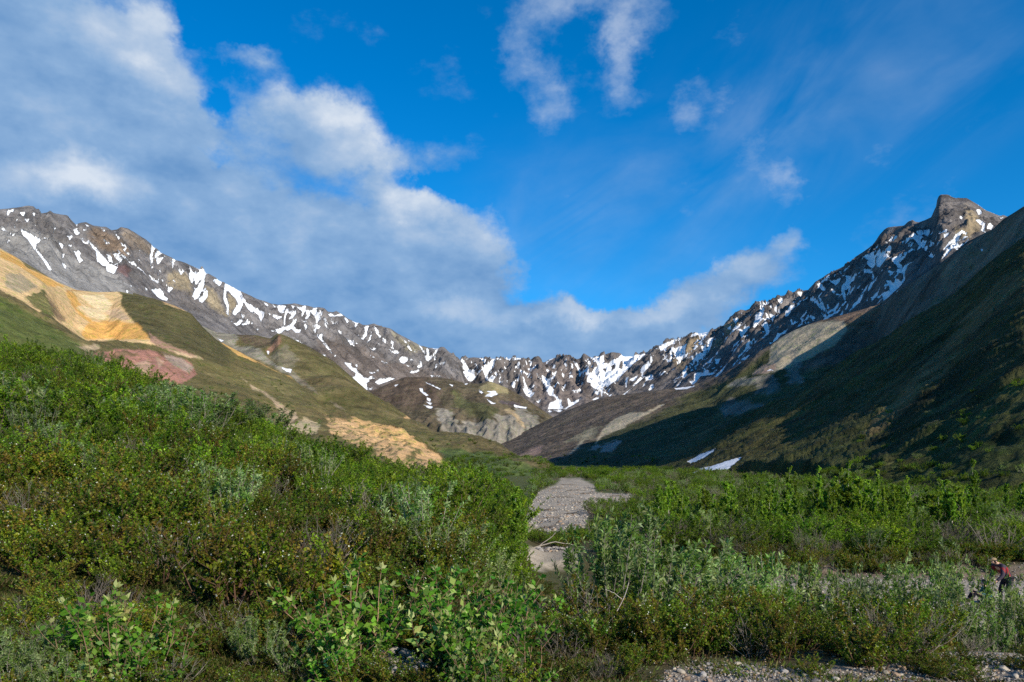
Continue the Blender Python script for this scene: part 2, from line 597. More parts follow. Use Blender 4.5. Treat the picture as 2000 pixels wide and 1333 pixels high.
SNOW_C += zm(280, 450, .15,
  [(110,180),(160,220),(130,270),(110,340),(130,380),(105,450),(130,500),(100,480),(95,380),(80,340),(100,290)], [(130,510),(230,610),(340,725),(310,715),(210,610)],
  [(175,270),(250,270),(240,300),(140,360),(160,300)], [(160,370),(260,350),(200,440),(180,430)], [(75,580),(200,670),(190,695),(110,630)],
  [(110,775),(160,755),(245,770),(270,850),(315,890),(310,915),(240,895),(180,860)], [(305,760),(385,745),(330,810)],
  [(360,345),(450,365),(590,405),(720,470),(845,550),(790,610),(720,560),(740,510),(620,455),(520,405),(420,385)],
  [(595,450),(620,500),(640,540),(720,560),(790,610),(740,640),(680,715),(672,600),(655,590),(645,700),(620,670),(590,590),(615,530)],
  [(790,600),(795,700),(770,770),(700,895),(645,870),(660,800),(740,690),(765,620)], [(790,775),(835,790),(835,860),(770,940),(710,900),(770,860)],
  [(455,495),(500,515),(545,515),(490,575)], [(380,380),(410,390),(385,470),(395,515),(380,490)], [(905,655),(970,630),(1025,665),(1000,725),(950,690)],
  [(1065,680),(1150,725),(1250,780),(1310,880),(1330,920),(1440,1000),(1590,1070),(1530,1195),(1500,1100),(1420,1040),(1440,1090),(1370,1030),(1310,930),(1280,960),(1280,1030),(1230,1070),(1200,1105),(1155,1080),(1200,1000),(1240,940),(1180,850),(1100,780),(1080,790),(1075,860),(1110,960),(1105,1100),(1085,1080),(1090,1000),(1045,900),(1050,800)],
  [(1275,1080),(1345,1100),(1290,1145)], [(1135,1190),(1190,1135),(1160,1185)], [(1180,1225),(1260,1160),(1300,1170),(1240,1235)], [(1275,1235),(1360,1165),(1440,1205)],
  [(1545,915),(1640,985),(1610,985)], [(1620,1075),(1790,1140),(1750,1155),(1640,1095)], [(1470,1270),(1515,1310),(1490,1315)], [(275,290),(335,320),(300,318)])
SNOW_C += zm(500, 580, .15,
  [(215,100),(260,130),(250,140)], [(280,115),(390,120),(350,215),(290,170)], [(400,150),(425,150),(400,230),(385,260),(375,380),(360,370),(368,260)],
  [(420,190),(520,185),(520,230),(430,300),(470,230)], [(520,120),(580,140),(650,115),(640,180),(600,260),(600,180)], [(640,170),(700,185),(700,245),(660,295),(640,280),(670,240)],
  [(700,180),(790,170),(840,280),(790,340),(775,260),(720,200)], [(740,145),(795,145),(790,168),(745,165)], [(820,170),(880,200),(850,240)],
  [(670,320),(720,370),(780,400),(790,460),(860,550),(930,640),(975,695),(950,690),(840,560),(770,460),(740,400),(690,360)], [(780,350),(840,380),(820,410),(780,400)],
  [(840,480),(880,475),(860,530),(820,500)], [(965,710),(1050,770),(1030,772),(970,725)],
  [(200,440),(300,415),(370,390),(450,370),(500,290),(540,270),(530,310),(480,380),(520,420),(590,420),(570,460),(520,450),(460,410),(410,440),(380,415),(290,490),(270,450),(220,450)],
  [(155,210),(340,260),(280,290),(180,235)], [(475,545),(580,560),(610,605),(520,580)], [(820,755),(900,760),(880,790),(980,835),(890,830)], [(910,850),(980,865),(950,880)],
  [(1150,855),(1250,870),(1230,900),(1310,960),(1390,1040),(1475,1095),(1440,1120),(1455,1215),(1290,1120),(1225,1045),(1275,1050),(1310,1000),(1220,930)],
  [(1465,1205),(1520,1180),(1490,1208)], [(1440,1075),(1500,1030),(1550,1060)], [(1555,1115),(1600,1070),(1760,1055),(1810,1060),(1680,1110),(1600,1140)], [(1300,875),(1325,890),(1310,940)],
  [(1150,265),(1205,305),(1190,345)], [(1255,310),(1340,325),(1310,370),(1290,415),(1290,340)], [(1420,375),(1470,380),(1450,440),(1440,500),(1390,565),(1365,530),(1420,480)],
  [(1510,480),(1480,570),(1455,590),(1490,490)], [(1540,385),(1580,420),(1600,490),(1640,520),(1610,530),(1560,460)], [(1650,530),(1700,560),(1690,610),(1650,570)],
  [(1755,555),(1790,590),(1785,660),(1770,650),(1775,600)], [(1470,658),(1580,675),(1520,688)], [(1175,545),(1250,570),(1340,615),(1240,590)], [(1735,690),(1790,695),(1885,725),(1810,740)],
  [(1855,820),(1890,785),(1970,785),(2000,810),(1940,830),(1925,865),(1900,860)], [(1630,835),(1710,860),(1690,880)], [(1450,730),(1540,790),(1500,775)],
  [(940,210),(1020,240),(1120,220),(1130,245),(960,252)], [(970,320),(1040,350),(1000,350)], [(1010,290),(1060,330),(1085,375),(1060,350)], [(870,270),(920,300),(910,320)],
  [(635,340),(675,395),(640,430)], [(1480,980),(1550,985),(1500,1000)], [(1565,945),(1600,945),(1590,975)], [(410,505),(440,520),(425,540)], [(460,110),(500,120),(480,150)])
SNOW_C += zm(750, 650, .15,
  [(455,155),(520,230),(540,300),(570,310),(555,200),(590,240),(585,300),(620,300),(700,205),(690,250),(610,340),(570,365),(540,340),(530,280),(480,200)], [(630,185),(720,190),(700,215),(640,208)],
  [(650,310),(680,310),(660,370)], [(640,410),(690,410),(690,465),(650,450)], [(705,395),(800,375),(770,420)], [(70,225),(150,235),(220,258),(140,275)],
  [(190,345),(230,315),(310,330),(420,335),(310,360),(260,400),(235,395)], [(340,500),(460,485),(440,515),(345,520)], [(435,440),(490,410),(510,425),(450,460)], [(610,550),(665,570),(620,578)],
  [(690,560),(735,570),(715,585)], [(90,80),(130,130),(120,195),(105,180)], [(305,215),(325,240),(315,265)], [(455,350),(505,365),(490,380)])
SNOW_D = zm(750, 650, .15,
  [(540,643),(740,733),(735,744),(560,660)], [(460,735),(500,730),(510,770),(580,815),(550,825),(480,770)], [(560,840),(610,870),(600,895),(560,880)], [(545,900),(630,920),(600,938)],
  [(520,945),(635,970),(610,995)], [(130,690),(185,675),(150,702)], [(1240,750),(1290,780),(1275,800),(1245,775)], [(1340,765),(1450,765),(1480,805),(1400,835),(1320,830),(1350,800),(1400,785)],
  [(1320,855),(1420,915),(1460,915),(1440,930),(1400,928)], [(1695,945),(1860,975),(1850,990),(1700,968)], [(850,675),(900,690),(895,707)], [(1050,670),(1090,665),(1070,684)])
SNOW_G = zm(750, 650, .15,
  [(985,340),(1030,345),(1060,400),(1110,470),(1150,500),(1190,560),(1200,580),(1130,635),(1100,620),(1020,515),(1060,500),(1020,450),(1040,420)], [(1140,480),(1190,470),(1160,530)],
  [(1250,338),(1330,328),(1320,400),(1360,440),(1400,350),(1445,345),(1430,440),(1380,490),(1350,530),(1350,610),(1330,620),(1300,500),(1260,430),(1300,450),(1320,420),(1300,370)],
  [(1360,326),(1540,338),(1500,352)], [(1160,380),(1210,420),(1240,465),(1200,430)], [(1560,330),(1780,320),(1780,345),(1600,352)], [(1360,600),(1470,560),(1400,630)],
  [(1790,500),(1830,640),(1870,720),(1960,780),(1910,845),(1850,810),(1810,735),(1840,730),(1820,640)], [(1030,335),(1110,330),(1080,350)])
SNOW_G += zm(1000, 650, .15,
  [(310,490),(340,560),(400,640),(390,550),(440,590),(520,600),(480,640),(490,690),(545,740),(540,800),(590,830),(620,880),(645,870),(640,930),(680,990),(470,990),(500,910),(590,880),(560,830),(480,810),(460,720),(420,660),(350,590)],
  [(525,530),(580,505),(560,570)], [(740,960),(720,850),(750,880),(780,910),(850,880),(905,855),(860,900),(760,960)], [(680,990),(740,965),(700,1000)], [(540,1008),(650,1015),(620,1030)], [(460,1005),(520,1025),(490,1038)],
  [(320,890),(385,865),(345,920)], [(810,380),(850,420),(905,520),(880,530),(830,420)],
  [(1015,312),(1130,318),(1200,288),(1190,340),(1200,390),(1270,400),(1300,350),(1380,330),(1440,275),(1660,288),(1755,270),(1680,330),(1580,400),(1520,460),(1440,540),(1390,590),(1310,650),(1270,680),(1190,690),(1180,780),(1170,840),(1150,740),(1080,720),(1030,690),(1030,650),(1110,650),(980,640),(985,540),(1030,510),(1060,560),(1040,500),(1080,450),(1110,440),(1120,480),(1110,560),(1140,600),(1140,470),(1100,380)],
  [(1200,780),(1270,690),(1220,750),(1180,820)], [(1260,830),(1310,795),(1270,838)], [(1050,755),(1140,780),(1120,797),(1060,777)], [(1040,870),(1110,840),(1130,855),(1060,880)],
  [(1440,810),(1540,740),(1660,590),(1700,570),(1740,560),(1640,650),(1560,720),(1460,812)], [(1480,590),(1525,575),(1500,620),(1490,720),(1480,690)], [(1520,610),(1640,560),(1600,620),(1550,622)],
  [(1660,500),(1720,420),(1780,370),(1880,320),(1820,380),(1780,450),(1700,530)], [(1700,700),(1750,620),(1720,690)], [(1730,580),(1830,540),(1840,600),(1760,620)], [(1780,740),(1830,650),(1850,710),(1800,750)],
  [(560,325),(625,325),(600,345)], [(0,318),(110,325),(90,345),(20,340)])
SNOW_G += zm(1230, 580, .15,
  [(340,680),(420,615),(560,562),(690,532),(620,580),(500,640),(430,690),(380,715),(430,660)], [(450,620),(480,640),(470,710),(440,690)], [(560,680),(740,610),(720,680),(725,740),(680,810),(640,815),(600,780),(570,720)],
  [(445,770),(500,820),(550,790),(545,830),(490,850)], [(520,715),(560,700),(550,800)], [(780,515),(830,475),(1035,445),(1000,500),(920,510),(880,490),(800,518)], [(910,540),(1000,500),(950,560)], [(835,620),(860,640),(850,680)],
  [(1020,560),(1090,520),(1070,600),(1040,690),(1020,730),(960,800),(870,900),(760,1000),(700,1060),(630,1160),(610,1165),(690,1060),(690,970),(750,880),(800,850),(740,930),(720,1000),(760,980),(880,870),(1010,720)],
  [(920,650),(990,620),(1000,690),(960,700)], [(850,790),(900,720),(1020,715),(960,770),(910,810),(860,820)],
  [(925,910),(1030,960),(1020,1000),(1140,950),(1100,1000),(1000,1020),(920,1030),(870,1100),(820,1145),(780,1100),(840,1090),(850,990),(960,985),(970,950)],
  [(1100,800),(1185,795),(1150,870),(1110,885),(1130,850)], [(1110,1035),(1270,870),(1200,970),(1130,1042)], [(1450,810),(1555,760),(1500,822)], [(1420,860),(1450,845),(1430,872)], [(1550,600),(1620,540),(1650,590),(1580,620)],
  [(1710,360),(1780,320),(1810,350),(1790,410),(1830,430),(1770,510),(1700,570),(1770,480),(1770,410)], [(1690,55),(1835,58),(1800,90),(1720,100)],
  [(1700,80),(1750,160),(1740,220),(1690,320),(1620,400),(1600,360),(1640,290),(1640,230),(1700,190)], [(1330,410),(1440,350),(1470,290),(1450,360),(1400,420)], [(1420,460),(1500,400),(1580,370),(1540,420),(1480,480),(1460,530)],
  [(1340,280),(1420,260),(1410,300),(1380,350)], [(1260,400),(1330,380),(1310,430)], [(1200,450),(1230,470),(1210,487)], [(1450,205),(1490,195),(1460,217)], [(1920,30),(2000,0),(1960,90)], [(1990,60),(1940,180),(1910,240),(1950,150)],
  [(1890,120),(1915,110),(1910,180),(1895,170)], [(1815,210),(1860,260),(1870,330),(1850,280)], [(1900,410),(1950,370),(1930,402)])
SNOW_G += zm(1480, 460, .15,
  [(260,830),(320,785),(300,900),(280,860)], [(240,910),(250,980),(220,960)], [(150,1000),(200,1060),(190,1150),(200,1090)], [(320,870),(270,1000),(240,1050),(290,950)],
  [(500,735),(590,710),(560,800),(540,770)], [(530,770),(480,860),(420,920),(470,850)], [(540,850),(650,800),(640,822),(560,867)], [(670,830),(730,790),(780,860),(850,930),(960,1045),(920,1020),(800,930),(740,860)],
  [(780,770),(850,860),(870,940),(830,900)], [(890,850),(930,930),(920,990)], [(760,620),(820,625),(880,680),(880,725),(830,690)], [(830,570),(850,590),(820,620)], [(940,590),(1080,550),(1060,600),(1020,640),(960,610)],
  [(1080,510),(1220,520),(1190,620),(1120,680),(1140,750),(1140,850),(1110,790),(1080,690),(1140,600),(1160,550)], [(960,690),(1080,780),(1030,772),(970,730)], [(1220,640),(1190,740),(1160,780),(1180,690)],
  [(1340,300),(1500,205),(1530,280),(1520,400),(1490,425),(1420,370),(1440,310)], [(1540,290),(1590,205),(1650,240),(1720,240),(1640,340),(1580,410),(1545,370)], [(1280,500),(1400,430),(1500,460),(1520,560),(1490,570),(1490,490),(1380,472)],
  [(1730,300),(1880,230),(1850,340),(1830,330),(1920,500),(1920,570),(1860,650),(1760,740),(1700,800),(1640,850),(1620,740),(1720,730),(1720,660),(1660,550),(1720,570),(1780,640),(1790,560),(1840,570),(1870,610),(1900,500),(1840,420)],
  [(1660,430),(1720,440),(1770,490),(1740,497)], [(1660,150),(1750,120),(1720,220),(1690,190)], [(1630,70),(1700,110),(1750,132)], [(1470,800),(1510,800),(1490,842)], [(1350,670),(1375,690),(1360,707)], [(1410,850),(1440,800),(1430,852)],
  [(1530,800),(1620,760),(1580,812)], [(500,1060),(590,1080),(570,1092)], [(630,1020),(720,1050),(660,1057)], [(700,1070),(760,1080),(720,1112)], [(830,1010),(890,1030),(880,1080)], [(870,1080),(940,1045),(900,1077)],
  [(560,1110),(680,1130),(620,1142)], [(1070,1010),(1100,960),(1110,1000)], [(960,950),(1000,960),(1030,1017)], [(430,1090),(460,1150),(440,1162)], [(240,1210),(290,1165),(260,1217)])
SNOW_G += zm(1700, 360, .15,
  [(1030,135),(1140,170),(1120,182),(1050,158)], [(1390,258),(1600,332),(1730,395),(1690,412),(1500,335)], [(1380,330),(1440,330),(1455,380),(1410,387)], [(1155,405),(1200,420),(1195,450),(1170,440)],
  [(1370,450),(1440,470),(1500,520),(1550,500),(1610,540),(1570,585),(1510,550),(1480,560),(1500,630),(1430,580),(1470,540),(1390,490)], [(1680,425),(1730,430),(1710,452)],
  [(570,710),(640,700),(660,760),(690,720),(735,715),(700,820),(650,810)], [(590,610),(680,590),(780,590),(750,680),(700,640),(640,680)], [(440,720),(570,635),(540,670),(470,762)], [(510,790),(570,745),(530,802)],
  [(700,830),(740,800),(750,830),(715,867)], [(955,920),(1010,830),(1140,740),(1040,860),(980,932)], [(750,930),(790,895),(840,910),(810,957)], [(765,800),(790,760),(850,760),(790,802)], [(850,800),(910,720),(870,792)],
  [(880,610),(930,620),(910,647)], [(950,620),(980,640),(970,692)], [(1100,820),(1150,835),(1130,857)], [(410,740),(440,740),(420,767)], [(1180,715),(1240,700),(1220,715)])
ROCK_G = zm(1000, 650, .15, [(1205,285),(1390,305),(1350,345),(1280,340),(1240,390),(1200,380)], [(1400,390),(1440,340),(1450,420),(1430,480),(1390,460)],
  [(1170,460),(1230,460),(1220,530),(1200,500)], [(1290,430),(1350,400),(1350,460),(1300,490)])
SNOW_E = zm(1230, 580, .15, [(590,1195),(850,1162),(740,1200),(620,1210)], [(1780,970),(1830,940),(1880,960)]) + zm(1700, 360, .15, [(1420,835),(1475,850),(1450,872)])
SNOW_H = zm(950, 780, .25, [(1570,490),(1660,440),(1790,393),(1700,462),(1600,502)], [(1530,605),(1650,560),(1800,510),(2000,452),(1880,550),(1760,560),(1640,612)])

M_ROCK = terrain_mat('mountain_rock', 0.022, 1.0, 14.0, 0.5, 0.5)
M_SPUR = terrain_mat('spur_tundra', 0.035, 0.9, 6.0, 0.42, 0.4, veg=0.5)
M_HILL = terrain_mat('hillside_tundra', 0.11, 0.9, 2.0, 0.5, 0.4, veg=0.75)
M_DARK = terrain_mat('hillside_brush', 0.13, 1.0, 2.4, 0.7, 0.3, veg=0.9)


def shade_base(L, lo, hi, sc, seed=0):
    n = np.clip(0.5 + 0.9 * fbm(L.X / sc + seed, L.Y / sc + L.Z / sc, 4, 0.55), 0, 1)[..., None]
    L.col[:] = np.array(lo) * (1 - n) + np.array(hi) * n


# ---- left snowy ridge
C = Layer(-800, 925, 2.4, [
    [(-800, 660, 900), (-420, 640, 1050), (0, 610, 1300), (430, 730, 1750), (730, 835, 2300), (925, 810, 2800)],
    [(-800, 470, 1700), (-600, 440, None), (-420, 430, 1900), (-250, 418, None), (-120, 425, None), (0, 408, 2200), (30, 405, None), (45, 403, None), (55, 401, None), (66, 402, None), (70, 407, None), (76, 407, None), (81, 416, None), (92, 414, None), (98, 410, None), (104, 415, None),
     (118, 418, None), (132, 420, None), (138, 428, None), (148, 438, None), (158, 434, None), (168, 433, None), (182, 440, None), (198, 442, None), (208, 443, None), (218, 449, None), (228, 448, None), (236, 443, None),
     (250, 446, None), (262, 453, None), (285, 467, 2680), (300, 480, None), (320, 495, None), (345, 507, None), (365, 514, None), (400, 529, None), (407, 534, None), (430, 547, 3000), (440, 552, None), (470, 568, None),
     (500, 582, None), (530, 592, 3200), (545, 594, None), (560, 594, None), (575, 592, None), (590, 595, None), (600, 596, None), (612, 600, None), (622, 599, None), (634, 602, None), (640, 608, None), (650, 609, None),
     (657, 607, None), (668, 613, None), (680, 622, None), (690, 627, None), (700, 629, 3600), (708, 634, None), (718, 634, None), (730, 631, None), (745, 637, None), (762, 641, None), (785, 655, None), (810, 669, None),
     (822, 675, None), (838, 679, None), (856, 679, None), (862, 677, None), (868, 678, None), (876, 686, 4000), (886, 694, None), (897, 703, None), (905, 725, None), (912, 752, None), (925, 790, 4050)]],
    [190], (900, 100), 16)
rocky(C, 58, 84, 0.12, 0.42)
shade_base(C, (0.080, 0.074, 0.072), (0.142, 0.133, 0.128), 130)
C.paint([[(-800, 500), (60, 440), (180, 520), (250, 560), (330, 640), (200, 700), (-800, 720)]], (0.20, 0.195, 0.185), 30, .5, 120, .75)
C.paint(zm(0, 390, .15, [(1120, 420), (1260, 340), (1560, 520), (1700, 640), (1560, 760), (1300, 640)]), (0.135, 0.095, 0.062), 18, .5, 70, .8)
C.paint(zm(0, 390, .15, [(1560, 370), (1750, 420), (2000, 640), (2050, 800), (1800, 640), (1600, 520)]), (0.17, 0.135, 0.10), 14, .5, 70, .8)
C.paint(zm(0, 390, .15, [(1500, 900), (1640, 820), (1720, 900), (1650, 1000)]), (0.13, 0.07, 0.065), 14, .5, 70, .7)
C.paint(zm(280, 450, .15, [(300, 560), (520, 540), (600, 640), (640, 830), (480, 760), (330, 700)], [(800, 700), (900, 760), (1000, 900), (1080, 1120), (880, 1000), (780, 880)], [(1100, 860), (1190, 880), (1200, 1000), (1110, 1090)]),
        (0.22, 0.18, 0.115), 12, .5, 70, .85)
C.paint(zm(280, 450, .15, [(330, 850), (560, 780), (800, 980), (1100, 1180), (700, 1060), (480, 960)]), (0.11, 0.10, 0.095), 14, .5, 70, .8)
C.paint([[(560, 700), (640, 660), (760, 700), (900, 745), (940, 860), (640, 860)]], (0.098, 0.082, 0.072), 22, .5, 90, .9)
C.paint([[(762, 646), (800, 668), (838, 682), (800, 690)]], (0.19, 0.17, 0.11), 10, .5, 60, .7)
C.col *= 1.36
streaks(C, 58, 60, .8)
C.add_snow(SNOW_C)
speckle_snow(C, [[(520, 590), (700, 625), (860, 680), (900, 740), (780, 720), (640, 680), (540, 640)], [(0, 405), (250, 445), (450, 560), (400, 600), (200, 500), (0, 470)]], 58, .30)
C.Z -= sstep(.4, .9, C.snow) * 9
C.build('snowy_ridge', M_ROCK, 'grey brown rocky ridge with snow gullies, left side of the valley')

# ---- headwall and right snowy ridge
G = Layer(868, 2240, 2.4, [
    [(868, 840, 3000), (1090, 840, 2900), (1200, 820, 2900), (1300, 795, 2800), (1400, 785, 2400), (1550, 730, 2000), (1720, 665, 1720), (1900, 560, 1560), (2240, 540, 1500)],
    [(868, 712, 4300), (898, 704, None), (903, 700, None), (925, 698, None), (960, 700, None), (985, 700, None), (1000, 698, None), (1018, 698, None), (1026, 702, None), (1036, 707, None), (1050, 707, None), (1064, 707, None),
     (1072, 702, None), (1082, 699, None), (1092, 699, None), (1108, 698, None), (1118, 701, None), (1127, 701, None), (1134, 699, None), (1137, 693, None), (1140, 689, None), (1145, 692, None), (1152, 697, None), (1170, 698, None),
     (1178, 693, None), (1188, 690, None), (1196, 688, None), (1210, 689, None), (1216, 693, None), (1245, 694, None), (1262, 691, 4250), (1276, 683, None), (1290, 676, None), (1310, 668, None), (1332, 660, 3950), (1338, 657, None),
     (1347, 654, None), (1352, 652, None), (1385, 647, None), (1392, 644, None), (1414, 636, 3650), (1416, 630, None), (1424, 622, None), (1440, 608, None), (1448, 605, None), (1456, 606, None), (1466, 602, None), (1478, 589, None),
     (1484, 588, None), (1503, 589, 3350), (1508, 587, None), (1522, 578, None), (1536, 577, None), (1545, 572, None), (1560, 567, None), (1570, 567, None), (1578, 566, None), (1588, 555, None), (1592, 550, 3000), (1608, 541, None),
     (1616, 535, None), (1640, 524, None), (1660, 513, None), (1670, 502, None), (1684, 493, None), (1698, 483, None), (1709, 472, 2700), (1718, 458, None), (1727, 448, None), (1733, 444, None), (1750, 442, None), (1766, 440, None),
     (1774, 432, None), (1783, 429, None), (1788, 433, None), (1795, 434, None), (1806, 430, None), (1819, 424, None), (1824, 412, None), (1829, 402, None), (1829, 394, None), (1833, 384, None), (1837, 380, 2360), (1850, 380, None),
     (1862, 384, None), (1875, 387, None), (1888, 387, None), (1895, 391, None), (1910, 400, None), (1930, 409, None), (1950, 417, None), (1970, 424, 2260), (2010, 445, None), (2240, 520, 2250)]],
    [190], (900, 100), 16)
wG = sstep(1200, 1330, G.PX)
G.damp = 1 - .65 * sstep(1770, 1815, G.PX) * sstep(.45, .75, G.t)
rocky(G, 0, 96, 0.12, 0.30, 300.0, (wG, 103), 0.03)
shade_base(G, (0.085, 0.075, 0.070), (0.150, 0.134, 0.124), 140, 3)
G.paint([[(1020, 720), (1060, 705), (1120, 702), (1180, 760), (1150, 800), (1050, 790)]], (0.150, 0.125, 0.112), 20, .5, 90, .8)
G.paint(zm(1230, 580, .15, [(700, 600), (900, 500), (920, 620), (820, 740), (720, 730)], [(1100, 560), (1220, 540), (1180, 660), (1060, 690)], [(560, 830), (700, 830), (680, 930), (600, 930)],
           [(1220, 340), (1420, 260), (1380, 440), (1240, 500)]), (0.25, 0.19, 0.115), 14, .5, 80, .85)
G.paint(zm(1700, 360, .15, [(1240, 300), (1400, 420), (1420, 560), (1260, 560)], [(1100, 560), (1350, 600), (1300, 700), (1100, 690)]), (0.27, 0.21, 0.13), 14, .5, 80, .9)
G.col *= 1.12
streaks(G, 0, 60, .8, (wG, 103))
G.add_snow(SNOW_G, 4.2)
G.clear_snow(ROCK_G, 3.5)
speckle_snow(G, [[(1250, 690), (1420, 625), (1600, 545), (1720, 460), (1960, 420), (1900, 500), (1700, 610), (1500, 700), (1300, 760)], [(900, 700), (1240, 694), (1200, 780), (950, 760)]], 0, .17, (wG, 103))
G.Z -= sstep(.4, .9, G.snow) * 9
G.build('snowy_peaks', M_ROCK, 'jagged snow streaked headwall and right ridge rising to a blunt summit')

# ---- brown spur in the middle distance
D = Layer(600, 1130, 2.4, [
    [(600, 915, 1500), (850, 900, 1550), (1000, 905, 1700), (1130, 905, 1800)],
    [(600, 850, 1800), (740, 835, 1900), (850, 820, 1950), (950, 815, 2000), (1050, 830, 2050), (1130, 860, 2050)],
    [(600, 790, 2150), (700, 775, 2250), (722, 765, 2300), (745, 756, 2350), (770, 745, 2380), (790, 737, 2400), (850, 737, 2400), (880, 741, 2400), (905, 748, 2400), (935, 750, 2400), (948, 747, 2400), (957, 745, 2400),
     (968, 749, 2400), (990, 758, 2400), (1010, 769, 2380), (1040, 788, 2330), (1062, 803, 2300), (1090, 822, 2250), (1130, 850, 2200)]],
    [50, 90], (500, 60), 14, 2)
n = ridged(D.noise_uv(0)[0] / 60, D.noise_uv(0)[1] / 260, 3)
D.Z += (6 + 22 * sstep(.62, .3, D.t)) * n * sstep(0, .15, np.abs(1 - D.t)) + 10 * fbm(D.X / 120, D.Y / 120, 4) * sstep(0, .15, np.abs(1 - D.t))
D.project()
shade_base(D, (0.078, 0.066, 0.038), (0.115, 0.088, 0.058), 150, 5)
D.paint([[(700, 760), (790, 735), (850, 738), (860, 800), (760, 800)]], (0.088, 0.062, 0.046), 25, .5, 90, .8)
D.paint(zm(750, 650, .15, [(900, 760), (1100, 860), (1500, 1000), (1400, 1150), (1100, 1080), (900, 960)]), (0.075, 0.082, 0.03), 14, .5, 90, .7)
D.paint(zm(750, 650, .15, [(690, 1020), (800, 1010), (890, 1050), (880, 1120), (1000, 1170), (1180, 1140), (1240, 1210), (1450, 1100), (1480, 1060), (1650, 1060), (1750, 1000), (1850, 1040), (2000, 1100), (2100, 1250), (1950, 1500), (900, 1500), (740, 1180)]),
        (0.25, 0.225, 0.185), 10, .9, 55, .85)
D.paint(zm(750, 650, .15, [(1250, 720), (1370, 640), (1440, 645), (1610, 740), (1600, 790), (1480, 800), (1330, 830)]), (0.30, 0.25, 0.13), 7, .5, 50, .85)
D.paint(zm(750, 650, .15, [(1560, 1020), (1640, 980), (1760, 1100), (1850, 1240), (1780, 1200), (1650, 1060)]), (0.38, 0.28, 0.16), 6, .5, 50, .8)
D.paint(zm(750, 650, .15, [(1500, 870), (1600, 880), (1760, 930), (1860, 1000), (1700, 960), (1500, 930)]), (0.085, 0.068, 0.075), 7, .5, 50, .8)
D.col *= 1.0
streaks(D, 0, 45, .8)
D.add_snow(SNOW_D, 3.5)
brush_relief(D, 22, 4.0)
D.build('brown_spur', M_SPUR, 'rounded brown spur with small snow patches and grey cliffs at its foot')

# ---- right-hand spur: scree hill, long ridge running up to the right
E = Layer(935, 2900, 2.6, [
    [(935, 912, 1250), (1080, 916, 880), (1250, 926, 640), (1500, 935, 470), (2000, 945, 360), (2900, 960, 300)],
    [(935, 880, 1800), (1080, 862, 1350), (1250, 850, 1050), (1400, 825, 980), (1520, 760, 1010), (1640, 735, 960), (1750, 790, 740), (1870, 740, 620), (2000, 665, 540), (2400, 600, 460), (2900, 600, 420)],
    [(935, 882, 2150), (975, 864, 2100), (1010, 848, None), (1060, 825, 2000), (1110, 801, None), (1150, 786, None), (1180, 776, 1900), (1250, 767, 1800), (1330, 757, 1660), (1370, 752, 1560), (1400, 740, None), (1440, 715, 1430), (1480, 690, None),
     (1520, 662, 1340), (1550, 646, None), (1580, 634, None), (1600, 627, None), (1640, 617, 1280), (1680, 606, None), (1712, 597, 1250), (1730, 585, 1120), (1740, 578, None), (1780, 552, 1050), (1810, 533, None), (1840, 512, 980), (1870, 488, None), (1890, 472, None),
     (1910, 462, None), (1940, 447, 880), (1960, 428, None), (1980, 416, None), (2000, 403, 820), (2080, 370, 800), (2150, 370, 790), (2300, 390, 760), (2500, 420, 720), (2900, 470, 660)]],
    [70, 110], (500, 0), 14, 1)
s, h = E.noise_uv(110)
e_env = sstep(0, .12, np.abs(1 - E.t))
wE = sstep(1150, 1500, E.PX)
E.Z += e_env * (22 * wE + 8) * (ridged((s + 60 * fbm(E.X / 300, E.Y / 300, 3)) / 230, h / 900, 2) * 0.7 + 0.4 * fbm(E.X / 90, E.Y / 90, 4))
E.Z += e_env * 5 * ridged(s / 45, h / 220, 3) * sstep(1430, 1600, E.PX)
E.project()
shade_base(E, (0.085, 0.066, 0.048), (0.135, 0.104, 0.08), 170, 9)
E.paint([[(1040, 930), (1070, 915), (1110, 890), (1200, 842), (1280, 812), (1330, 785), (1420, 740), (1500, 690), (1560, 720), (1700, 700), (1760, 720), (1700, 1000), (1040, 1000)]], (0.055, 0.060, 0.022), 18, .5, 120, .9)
E.paint(zm(950, 780, .25, [(850, 350), (900, 240), (1000, 150), (1130, 110), (1240, 100), (1380, 40), (1330, 80), (1130, 190), (1050, 230), (900, 300)]), (0.46, 0.38, 0.26), 5, .5, 40, .9)
E.paint(zm(950, 780, .25, [(640, 440), (700, 370), (760, 280), (830, 230), (835, 270), (740, 360)]), (0.42, 0.36, 0.25), 5, .6, 40, .85)
E.paint(zm(950, 780, .25, [(610, 340), (700, 280), (830, 225), (900, 220), (850, 300), (720, 350)]), (0.20, 0.18, 0.12), 5, .8, 40, .7)
E.paint(zm(950, 780, .25, [(260, 450), (340, 380), (440, 360), (420, 420), (330, 470)]), (0.30, 0.20, 0.16), 6, .6, 40, .8)
E.paint(zm(950, 780, .25, [(880, 420), (920, 350), (1020, 310), (1050, 330), (980, 420)], [(800, 400), (860, 360), (900, 370), (860, 410)]), (0.30, 0.26, 0.23), 5, .8, 30, .85)
E.paint(zm(1300, 560, .25, [(1300, 240), (1700, 130), (1720, 200), (1640, 290), (1500, 380), (1400, 330), (1380, 280)]), (0.16, 0.105, 0.07), 8, .5, 60, .9)
E.paint(zm(1300, 560, .25, [(820, 470), (1000, 330), (1200, 275), (1390, 270), (1420, 340), (1320, 460), (1160, 530), (1000, 620), (880, 660), (700, 690), (660, 680), (800, 600)]), (0.36, 0.305, 0.215), 6, .5, 40, .95)
E.paint(zm(1300, 560, .25, [(660, 690), (760, 610), (860, 600), (860, 650), (720, 690)]), (0.38, 0.24, 0.18), 6, .5, 40, .8)
